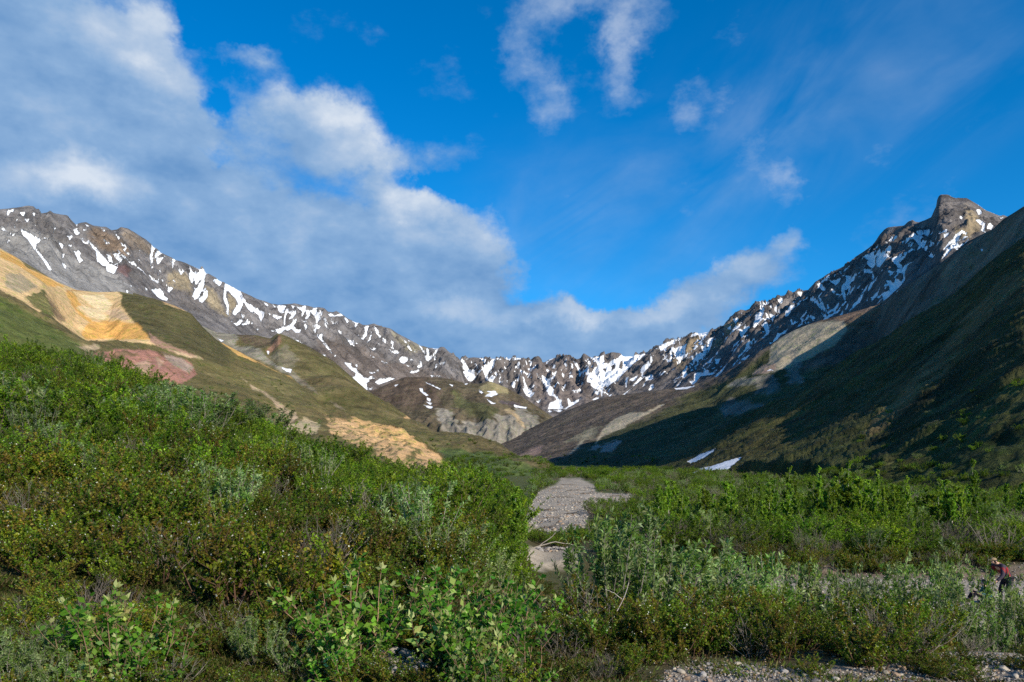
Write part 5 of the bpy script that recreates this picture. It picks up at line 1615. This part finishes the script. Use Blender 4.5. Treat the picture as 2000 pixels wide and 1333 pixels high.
# low cover between the shrubs
rows = []
for i in range(7000):
    d = 4.6 + 24 * rs.uniform() ** 1.7
    px = rs.uniform(-420, 2420)
    x = (px - CX) / F * d
    z = float(ground_z(x, d, True))
    p2 = (px, HY - F * z / d)
    if (pt_in(p2[0], p2[1], SHOULDER) or (px > 1230 and p2[1] > 1215)) and rs.uniform() < .93:
        continue
    if in_gravel(*p2) or pt_in(p2[0], p2[1], [(690, 1275), (850, 1275), (850, 1350), (690, 1350)]) and rs.uniform() < .8:
        continue
    s = rs.uniform(.7, 1.4) * (1 + d * .02)
    rows.append((x, d, z, s, s, s * rs.uniform(.7, 1.2), 0, 0, rs.uniform(0, 6.28), rs.choice(3, p=[.46, .08, .46])))
gn_scatter('ground_cover', [v['whole'] for v in PROTO['tuft']], rows, 'grass, moss and tiny herbs covering the soil between the shrubs')


# ================================================================== stones, wood, gnarled willow, people
def plain_mat(name, rgb, rough=.85, var=.3, scale=20.0, spec=.2):
    m = bpy.data.materials.new(name)
    m.use_nodes = True
    t = m.node_tree
    b = NB(t)
    p = t.nodes['Principled BSDF']
    tc = b.n('ShaderNodeTexCoord')
    n = b.noise(tc.outputs['Object'], scale, 5, .6)
    oi = b.n('ShaderNodeObjectInfo')
    f = b.math('ADD', b.rng(n, .25, .75, 1 - var, 1 + var), b.rng(oi.outputs['Random'], 0, 1, -var, var))
    nd = b.n('ShaderNodeVectorMath', operation='SCALE')
    nd.inputs[0].default_value = rgb
    t.links.new(f, nd.inputs['Scale'])
    t.links.new(nd.outputs[0], p.inputs['Base Color'])
    p.inputs['Roughness'].default_value = rough
    p.inputs['Specular IOR Level'].default_value = spec
    bp = b.n('ShaderNodeBump')
    bp.inputs['Strength'].default_value = .5
    bp.inputs['Distance'].default_value = .01
    t.links.new(n, bp.inputs['Height'])
    t.links.new(bp.outputs[0], p.inputs['Normal'])
    return m


M_STONE = [plain_mat('grey_stone', (.27, .25, .23)), plain_mat('pale_stone', (.36, .315, .25)), plain_mat('rusty_stone', (.29, .205, .14)), plain_mat('dark_stone', (.14, .13, .125))]
M_WOOD = plain_mat('dead_wood', (.36, .32, .27), .9, .35, 40)
_t = (1 + 5 ** .5) / 2
ICO_V = unit(np.array([(-1, _t, 0), (1, _t, 0), (-1, -_t, 0), (1, -_t, 0), (0, -1, _t), (0, 1, _t), (0, -1, -_t), (0, 1, -_t), (_t, 0, -1), (_t, 0, 1), (-_t, 0, -1), (-_t, 0, 1)], float))
ICO_F = np.array([(0, 11, 5), (0, 5, 1), (0, 1, 7), (0, 7, 10), (0, 10, 11), (1, 5, 9), (5, 11, 4), (11, 10, 2), (10, 7, 6), (7, 1, 8), (3, 9, 4), (3, 4, 2), (3, 2, 6), (3, 6, 8), (3, 8, 9), (4, 9, 5), (2, 4, 11), (6, 2, 10), (8, 6, 7), (9, 8, 1)])


def ico(sub):
    v, f = ICO_V, ICO_F
    for _ in range(sub):
        mid, nf, vl = {}, [], [tuple(q) for q in v]

        def m(a, b):
            k = (min(a, b), max(a, b))
            if k not in mid:
                mid[k] = len(vl)
                vl.append(tuple(unit(np.array(vl[a]) + np.array(vl[b]))))
            return mid[k]
        for a, b, c in f:
            x, y, z = m(a, b), m(b, c), m(c, a)
            nf += [(a, x, z), (b, y, x), (c, z, y), (x, y, z)]
        v, f = np.array(vl), np.array(nf)
    return v, f


def stone_mesh(seed, sub, mat):
    r = np.random.default_rng(seed)
    v, f = ico(sub)
    v = v.copy()
    for k in range(7):                                   # knock flat facets off a rounded lump
        nrm = unit(r.normal(size=3))
        dd = r.uniform(.55, .85)
        over = np.maximum(v @ nrm - dd, 0)
        v -= over[:, None] * nrm * .92
    v += r.normal(0, .025, v.shape)
    v *= np.array((1, r.uniform(.65, .95), r.uniform(.42, .7)))
    return mesh_np('stone', v, f, mat, smooth=False)


STONES = [stone_mesh(900 + i, 2, M_STONE[i % 4]) for i in range(8)]
PEBBLES = [stone_mesh(950 + i, 0 if i > 3 else 1, M_STONE[(0, 1, 0, 2, 0, 1, 3, 1)[i]]) for i in range(8)]
STONE_WORD = ['grey', 'pale', 'rusty brown', 'dark grey']


def stone(px, d, size, var, where_, grp, sink=.25):
    p = on_ground(px, d)
    o = add_obj('stone', STONES[var], label='%s %s stone %s' % ('large' if size > .13 else ('fist sized' if size > .055 else 'small'), STONE_WORD[var % 4], where_), category='stone', group=grp)
    o.location = (p.x, p.y, p.z + size * .5 * (.5 - sink))
    o.scale = (size * .5,) * 3
    o.rotation_euler = (rs.uniform(-.3, .3), rs.uniform(-.3, .3), rs.uniform(0, 6.28))


def near_d(py):
    return 2805.0 / (py - 920.0)


for px, py, s, v in [(790, 1300, .20, 0), (812, 1312, .17, 3), (772, 1326, .16, 0), (800, 1331, .19, 4), (828, 1318, .14, 0), (770, 1290, .12, 1), (690, 1286, .15, 1), (672, 1284, .10, 1), (708, 1278, .12, 0), (755, 1331, .15, 0), (835, 1295, .10, 7)]:
    stone(px, near_d(py), s, v, 'among the poplar suckers, bottom centre', 'stones among the poplar suckers')
for px, py, s, v in [(1330, 1316, .15, 1), (1385, 1302, .13, 0), (1372, 1322, .16, 4), (1440, 1302, .14, 1), (1458, 1308, .12, 3), (1530, 1320, .16, 0), (1592, 1326, .15, 4), (1960, 1308, .20, 1), (1985, 1318, .13, 1), (1990, 1300, .11, 5), (1880, 1286, .09, 6),
                     (1915, 1280, .10, 2), (1925, 1296, .10, 5), (1870, 1310, .08, 6), (1945, 1325, .09, 2), (1810, 1314, .08, 0), (1760, 1322, .09, 1), (1700, 1328, .08, 0)]:
    stone(px, near_d(py), s * .62, v, 'on the gravel shoulder, %s' % ('left of the bare patch' if px < 1620 else 'bottom right corner'), 'stones on the gravel shoulder')
SH_C = [(q[0], q[1] + 4) for q in SHOULDER]
k = 0
while k < 190:
    px, d = rs.uniform(1280, 2060), rs.uniform(6.5, 8.0)
    p = on_ground(px, d)
    if pt_in(px, HY - F * p.z / d, SH_C):
        stone(px, d, float(rs.choice([.03, .042, .06, .085], p=[.35, .35, .2, .1])), int(rs.integers(8)), 'on the gravel shoulder, %s' % ('lower middle' if px < 1650 else 'bottom right corner'), 'stones on the gravel shoulder')
        k += 1
k = 0
while k < 60:
    px, d = rs.uniform(1440, 2040), rs.uniform(20, 31)
    p = on_ground(px, d)
    stone(px, d, float(rs.uniform(.10, .26)), int(rs.choice([0, 1, 1, 4, 5, 0])), 'on the gravel bar %s' % ('left of the two people' if px < 1900 else 'around the two people'), 'stones on the gravel bar')
    k += 1
rows = []
while len(rows) < 5200:
    px, d = rs.uniform(1260, 2120), rs.uniform(6.2, 8.2)
    p = on_ground(px, d)
    py = HY - F * p.z / d
    if pt_in(px, py, SHOULDER) or (rs.uniform() < .1 and py > 1265):
        s = .006 + .014 * rs.uniform() ** 2.2
        rows.append((p.x, p.y, p.z + s * .2, s, s, s, rs.uniform(-.6, .6), rs.uniform(-.6, .6), rs.uniform(0, 6.28), rs.integers(8)))
for i in range(500):
    px, d = rs.normal(770, 50), rs.normal(7.3, .4)
    p = on_ground(px, d)
    s = .006 + .02 * rs.uniform() ** 2
    rows.append((p.x, p.y, p.z + s * .2, s, s, s, rs.uniform(-.6, .6), rs.uniform(-.6, .6), rs.uniform(0, 6.28), rs.integers(8)))
for i in range(5200):
    px, d = rs.uniform(1300, 2120), rs.uniform(18, 32.6)
    p = on_ground(px, d)
    s = .018 + .05 * rs.uniform() ** 2
    rows.append((p.x, p.y, p.z + s * .2, s, s, s, rs.uniform(-.6, .6), rs.uniform(-.6, .6), rs.uniform(0, 6.28), rs.integers(8)))
n0 = len(rows)
while len(rows) < n0 + 3600:
    px, d = rs.uniform(1010, 1240), 38 + 120 * rs.uniform() ** 1.6
    p = on_ground(px, d)
    if in_gravel(px, HY - F * p.z / d):
        s = .05 + .16 * rs.uniform() ** 4
        rows.append((p.x, p.y, p.z + s * .1, s, s, s * .8, rs.uniform(-.6, .6), rs.uniform(-.6, .6), rs.uniform(0, 6.28), rs.integers(8)))
gn_scatter('gravel', PEBBLES, rows, 'loose grey and tan gravel of the shoulder and the river bars')


def wood(name, chains, mat_col, mat, label, cat, loc, k=5):
    """branches as one grown piece"""
    P = Plant(5)
    for pts, r0, r1 in chains:
        pts = np.array(pts, float)
        t = np.linspace(0, len(pts) - 1, len(pts) * 3)
        q = np.stack([np.interp(t, range(len(pts)), pts[:, i]) for i in range(3)], -1)
        q[1:-1] += P.r.normal(0, r0 * .35, q[1:-1].shape)
        P.tubes.append((q, np.linspace(r0, r1, len(q))))
    v, f, c = P.stem_mesh(mat_col, k)
    o = add_obj(name, mesh_np(name, v, f, mat, {'Col': c}), label=label, category=cat)
    o.location = loc
    return o


p = on_ground(1205, 8.6)
wood('dead_branch', [([(-.28, 0, .02), (-.16, .02, .22), (-.02, 0, .42), (.10, -.02, .66), (.13, -.02, .78)], .009, .003), ([(.07, 0, .58), (-.03, .0, .66), (-.13, 0, .70)], .004, .002)],
     (.4, .36, .3), M_WOOD, 'bleached dead branch leaning in the birch below the tall willow', 'branch', p)
p = on_ground(1075, 37.5)
wood('driftwood', [([(-1.4, 0, .05), (-.6, .1, .32), (0, 0, .75), (.25, 0, 1.0)], .035, .012), ([(-.6, .1, .32), (.2, .1, .55), (1.0, 0, .45), (1.9, 0, .12)], .03, .012)],
     (.4, .36, .3), M_WOOD, 'bleached driftwood branch on the small gravel bar behind the rise', 'driftwood', p)
for i, (px, d, ln, a) in enumerate([(1085, 62, 2.6, .2), (1120, 70, 1.8, -.3), (1068, 80, 2.2, .1), (1140, 92, 3.0, .25), (1100, 105, 3.2, -.1), (1175, 100, 2.6, .1), (1125, 130, 3.5, .3), (1090, 140, 3.0, 0), (1205, 108, 2.4, -.2), (1150, 118, 2.8, .15), (1110, 165, 4.0, .1), (1075, 57, 1.6, -.2)]):
    p = on_ground(px, d)
    h = ln / 2
    o = wood('driftwood', [([(-h, 0, .03), (-h * .3, .15, .12), (h * .3, .05, .16), (h, -.1, .05)], .07, .03), ([(0, .1, .14), (h * .4, .4, .3), (h * .6, .5, .5)], .04, .02), ([(-h * .5, .1, .1), (-h * .6, -.3, .3)], .03, .015)],
             (.16, .13, .1), plain_mat('grey_drift', (.13, .11, .09), .9, .3, 30), 'weathered driftwood log on the river gravel, %s' % ['nearest the rise', 'near right', 'left edge', 'middle right', 'middle left', 'right arm', 'upper middle', 'upper left', 'tip of right arm', 'centre', 'farthest upstream', 'close to the poplars'][i], 'driftwood', p)
    o.rotation_euler = (0, 0, a)

# gnarled willow with dark limbs in front of the gravel bar
gw = add_obj('gnarled_willow', None, label='gnarled willow with dark leaning limbs in front of the gravel bar', category='shrub')
gp = on_ground(1716, 15.2)
gw.location = gp
P = Plant(1234)


def limb(pts, r0, r1, nl):
    pts = np.array(pts, float)
    P.tubes.append((pts, np.linspace(r0, r1, len(pts))))
    for q in range(nl):
        i = P.r.integers(1, len(pts))
        a = P.r.uniform(0, 6.28)
        tw = P.twig(pts[i] * .5 + pts[i - 1] * .5 if P.r.uniform() < .5 else pts[i], (math.cos(a), math.sin(a) * .6, .8), P.r.uniform(.18, .4), .006, .002, 3, .3, .3)
        P.leaves(tw, 26, .075, .024, ((.13, .20, .05), (.09, .17, .03), (.17, .24, .08))[P.r.integers(3)], .25, .1)


limb([(0, 0, -.1), (-.02, 0, .35), (-.08, 0, .62)], .04, .034, 0)
limb([(-.08, 0, .62), (-.30, .05, .85), (-.55, .08, 1.02), (-.70, .05, 1.2), (-.85, .05, 1.45)], .034, .010, 12)
limb([(-.08, 0, .62), (.02, -.05, .86), (.05, -.05, 1.15), (.02, 0, 1.45)], .026, .008, 14)
limb([(-.04, 0, .5), (.2, .05, .78), (.42, .08, .95), (.55, .08, 1.15)], .026, .008, 13)
limb([(-.30, .05, .85), (-.32, .0, 1.1), (-.42, 0, 1.35)], .016, .006, 8)
v, f, c = P.stem_mesh((.035, .028, .024), 6)
add_obj('trunk', mesh_np('gnarled_trunk', v, f, M_BARK, {'Col': c}), gw)
v, f, c = P.leaf_mesh()
add_obj('crown', mesh_np('gnarled_crown', v, f, M_LEAF, {'Col': c}), gw)

# ------------------------------------------------------------------ the two people
M_SKIN = plain_mat('skin', (.52, .31, .21), .55, .08, 30, .35)
M_HAIR = plain_mat('dark_hair', (.018, .014, .012), .6, .2, 80, .3)
M_CAP = plain_mat('tan_cap', (.30, .22, .12), .8, .15, 60)
M_TROU = plain_mat('dark_trousers', (.022, .020, .028), .9, .25, 60)
M_TEAL = plain_mat('teal_shirt', (.075, .22, .29), .9, .2, 40)
M_BOOT = plain_mat('boot', (.03, .025, .02), .8, .2, 60)


def jacket_mat():
    m = bpy.data.materials.new('red_black_jacket')
    m.use_nodes = True
    t = m.node_tree
    b = NB(t)
    p = t.nodes['Principled BSDF']
    sep = b.n('ShaderNodeSeparateXYZ')
    t.links.new(b.n('ShaderNodeTexCoord').outputs['Object'], sep.inputs[0])
    x, y, z = sep.outputs
    u = b.math('SUBTRACT', x, b.math('MULTIPLY', b.math('SUBTRACT', z, 0.9), 0.62))     # across the bent body
    red = b.math('SUBTRACT', 1.0, b.rng(b.math('ABSOLUTE', b.math('SUBTRACT', b.math('ABSOLUTE', b.math('SUBTRACT', u, -0.01)), 0.085)), .045, .055))
    low = b.rng(z, 1.27, 1.23)
    f = b.math('MULTIPLY', red, low)
    c = b.mix(f, (0.028, 0.018, 0.034), (0.20, 0.008, 0.012))
    t.links.new(c, p.inputs['Base Color'])
    p.inputs['Roughness'].default_value = .75
    return m


M_JACK = jacket_mat()


def skin_part(name, pts, edges, rad, mat, parent, root=0, sub=2):
    me = bpy.data.meshes.new(name)
    me.from_pydata([tuple(q) for q in pts], edges, [])
    me.materials.append(mat)
    o = add_obj(name, me, parent)
    sk = o.modifiers.new('skin', 'SKIN')
    sk.use_smooth_shade = True
    if not me.skin_vertices:
        bpy.context.view_layer.update()
    for i, q in enumerate(rad):
        sv = me.skin_vertices[0].data[i]
        sv.radius = q if isinstance(q, tuple) else (q, q)
        sv.use_root = i == root
    sd = o.modifiers.new('sub', 'SUBSURF')
    sd.levels = sd.render_levels = sub
    return o


def blob(name, c, r, mat, parent, cut=None, seg=2):
    v, f = ico(seg)
    v = v * np.array(r)
    if cut is not None:
        nrm, dd = unit(np.array(cut[0], float)), cut[1]
        v = v - np.maximum(v @ nrm - dd, 0)[:, None] * nrm
    return add_obj(name, mesh_np(name, v + np.array(c), f, mat), parent)


def figure(pelvis, waist, chest, neck, head, crown, nose, legs, arms, k=1.0):
    """joints of one body -> points, edges, radii; hands carry five fingers each"""
    pts, edges, rad = [], [], []

    def add(p, r, to=None):
        pts.append(np.array(p, float))
        rad.append(r)
        if to is not None:
            edges.append((to, len(pts) - 1))
        return len(pts) - 1
    a = add(pelvis, (.135, .11))
    b = add(waist, (.125, .095), a)
    c = add(chest, (.145, .11), b)
    n = add(neck, .052, c)
    h = add(head, (.078, .088), n)
    add(crown, (.070, .075), h)
    add(nose, .016, h)
    for hip, knee, ankle, toe in legs:
        i = add(hip, .085, a)
        i = add(knee, .057, i)
        i = add(ankle, .04, i)
        add(toe, .035, i)
    for sh, el, wr, hd in arms:
        i = add(sh, .06, c)
        i = add(el, .042, i)
        i = add(wr, .028, i)
        wr, hd = np.array(wr, float), np.array(hd, float)
        ax = unit(hd - wr)
        sd = unit(np.cross(ax, (0, 0, 1)) + 1e-6)
        up = np.cross(sd, ax)
        pm = add(wr + ax * .05, (.032, .020), i)
        pe = add(wr + ax * .085, (.034, .018), pm)
        for q, ln in ((-1.5, .062), (-.5, .075), (.5, .08), (1.5, .072)):
            b0 = wr + ax * .095 + sd * q * .017
            j = add(b0, .0085, pe)
            j = add(b0 + ax * ln * .5 - up * .006, .008, j)
            add(b0 + ax * ln * .85 - up * ln * .35, .007, j)
        j = add(wr + ax * .04 + sd * .038, .010, pm)
        add(wr + ax * .075 + sd * .055 - up * .012, .0085, j)
    return pts, edges, rad


def make_person(base, turn, scale, J, label, build):
    o = add_obj('person', None, label=label, category='person')
    o.location = base
    o.rotation_euler = (0, 0, turn)
    o.scale = (scale,) * 3
    pts, edges, rad = figure(**J)
    skin_part('body', pts, edges, rad, M_SKIN, o)
    build(o, J)
    return o


def clothes(o, J, top_mat, sleeve_end=.95, fat=.028):
    # upper garment over torso and sleeves
    pts, edges, rad = [], [], []

    def add(p, r, to=None):
        pts.append(np.array(p, float))
        rad.append(r)
        if to is not None:
            edges.append((to, len(pts) - 1))
        return len(pts) - 1
    pel, wai, che, nk = [np.array(J[q], float) for q in ('pelvis', 'waist', 'chest', 'neck')]
    hem = add(pel + (pel - wai) * .35, (.135 + fat, .13 + fat))
    a = add(pel, (.138 + fat, .12 + fat), hem)
    b = add(wai, (.132 + fat, .105 + fat), a)
    c = add(che, (.155 + fat, .12 + fat), b)
    add(che * .35 + nk * .65, (.085, .08), c)
    for sh, el, wr, hd in J['arms']:
        sh, el, wr = [np.array(q, float) for q in (sh, el, wr)]
        i = add(sh, .066 + fat * .8, c)
        i = add(el, .050 + fat * .6, i)
        add(el + (wr - el) * sleeve_end, .038 + fat * .4, i)
    skin_part('jacket' if top_mat is M_JACK else 'shirt', pts, edges, rad, top_mat, o)
    pts, edges, rad = [], [], []
    a = add(pel, (.14, .118))
    for hip, knee, ankle, toe in J['legs']:
        i = add(hip, .098, a)
        i = add(knee, .070, i)
        add(np.array(knee) * .08 + np.array(ankle) * .92, .056, i)
    skin_part('trousers', pts, edges, rad, M_TROU, o)
    for hip, knee, ankle, toe in J['legs']:
        an, to = np.array(ankle, float), np.array(toe, float)
        skin_part('boot', [an + (0, 0, .02), an + (to - an) * .3 + (0, 0, -.01), to], [(0, 1), (1, 2)], [.055, .052, (.045, .036)], M_BOOT, o)


# standing, bent forward; local +x is where the figure faces
JA = dict(pelvis=(-.10, 0, .90), waist=(-.03, 0, 1.03), chest=(.16, 0, 1.25), neck=(.31, 0, 1.37), head=(.385, 0, 1.42), crown=(.425, 0, 1.49), nose=(.485, 0, 1.375),
          legs=[((-.10, .10, .84), (-.02, .115, .48), (-.10, .115, .09), (.09, .13, .04)), ((-.10, -.10, .84), (.06, -.115, .47), (.03, -.12, .09), (.22, -.135, .04))],
          arms=[((.22, .20, 1.27), (.27, .25, .98), (.46, .20, .80), (.56, .16, .70)), ((.22, -.20, 1.27), (.22, -.26, .97), (.40, -.24, .78), (.50, -.20, .68))])


def dress_a(o, J):
    clothes(o, J, M_JACK)
    h = np.array(J['head'])
    blob('hair', h + (-.012, 0, .02), (.10, .095, .105), M_HAIR, o, ((.75, 0, -.6), .045))
    blob('cap', h + (.02, 0, .062), (.105, .098, .062), M_CAP, o, ((-.3, 0, -1), .015))
    blob('cap_brim', h + (.125, 0, .045), (.075, .075, .010), M_CAP, o, ((-1, 0, 0), .02))
    for s in (-1, 1):
        blob('ear', h + (-.01, s * .088, -.005), (.02, .012, .032), M_SKIN, o, seg=1)
        blob('eye', h + (.078, s * .032, .012), (.010, .012, .009), M_HAIR, o, seg=1)
    blob('mouth', h + (.082, 0, -.052), (.006, .022, .005), plain_mat('lips', (.34, .12, .1), .6, .1), o, seg=1)


base_a = on_ground(1962, 25.0)
make_person(base_a, math.radians(188), 1.0, JA, 'person in dark and red jacket bending forward on the gravel bar', dress_a)

# sitting on the gravel, knees drawn up
JB = dict(pelvis=(0, 0, .14), waist=(.01, 0, .26), chest=(.07, 0, .46), neck=(.12, 0, .58), head=(.145, 0, .655), crown=(.15, 0, .725), nose=(.245, 0, .64),
          legs=[((.02, .09, .13), (.38, .13, .36), (.52, .11, .08), (.68, .12, .04)), ((.02, -.09, .13), (.40, -.13, .34), (.56, -.12, .08), (.72, -.13, .04))],
          arms=[((.08, .17, .49), (.16, .22, .28), (.36, .16, .33), (.46, .12, .34)), ((.08, -.17, .49), (.18, -.22, .28), (.38, -.16, .32), (.48, -.12, .33))])


def dress_b(o, J):
    clothes(o, J, M_TEAL, .45, .018)
    h = np.array(J['head'])
    blob('hair', h + (-.02, 0, .03), (.098, .092, .095), plain_mat('brown_hair', (.075, .045, .028), .6, .2, 80), o, ((.8, 0, -.55), .03))
    for s in (-1, 1):
        blob('ear', h + (-.005, s * .086, -.005), (.02, .012, .03), M_SKIN, o, seg=1)
        blob('eye', h + (.078, s * .032, .012), (.010, .012, .009), M_HAIR, o, seg=1)
    blob('mouth', h + (.082, 0, -.05), (.006, .022, .005), plain_mat('lips_b', (.34, .12, .1), .6, .1), o, seg=1)


base_b = on_ground(1930, 25.2)
make_person(base_b, math.radians(160), 1.0, JB, 'person in teal shirt sitting low on the gravel beside the bending one', dress_b)

single_out()
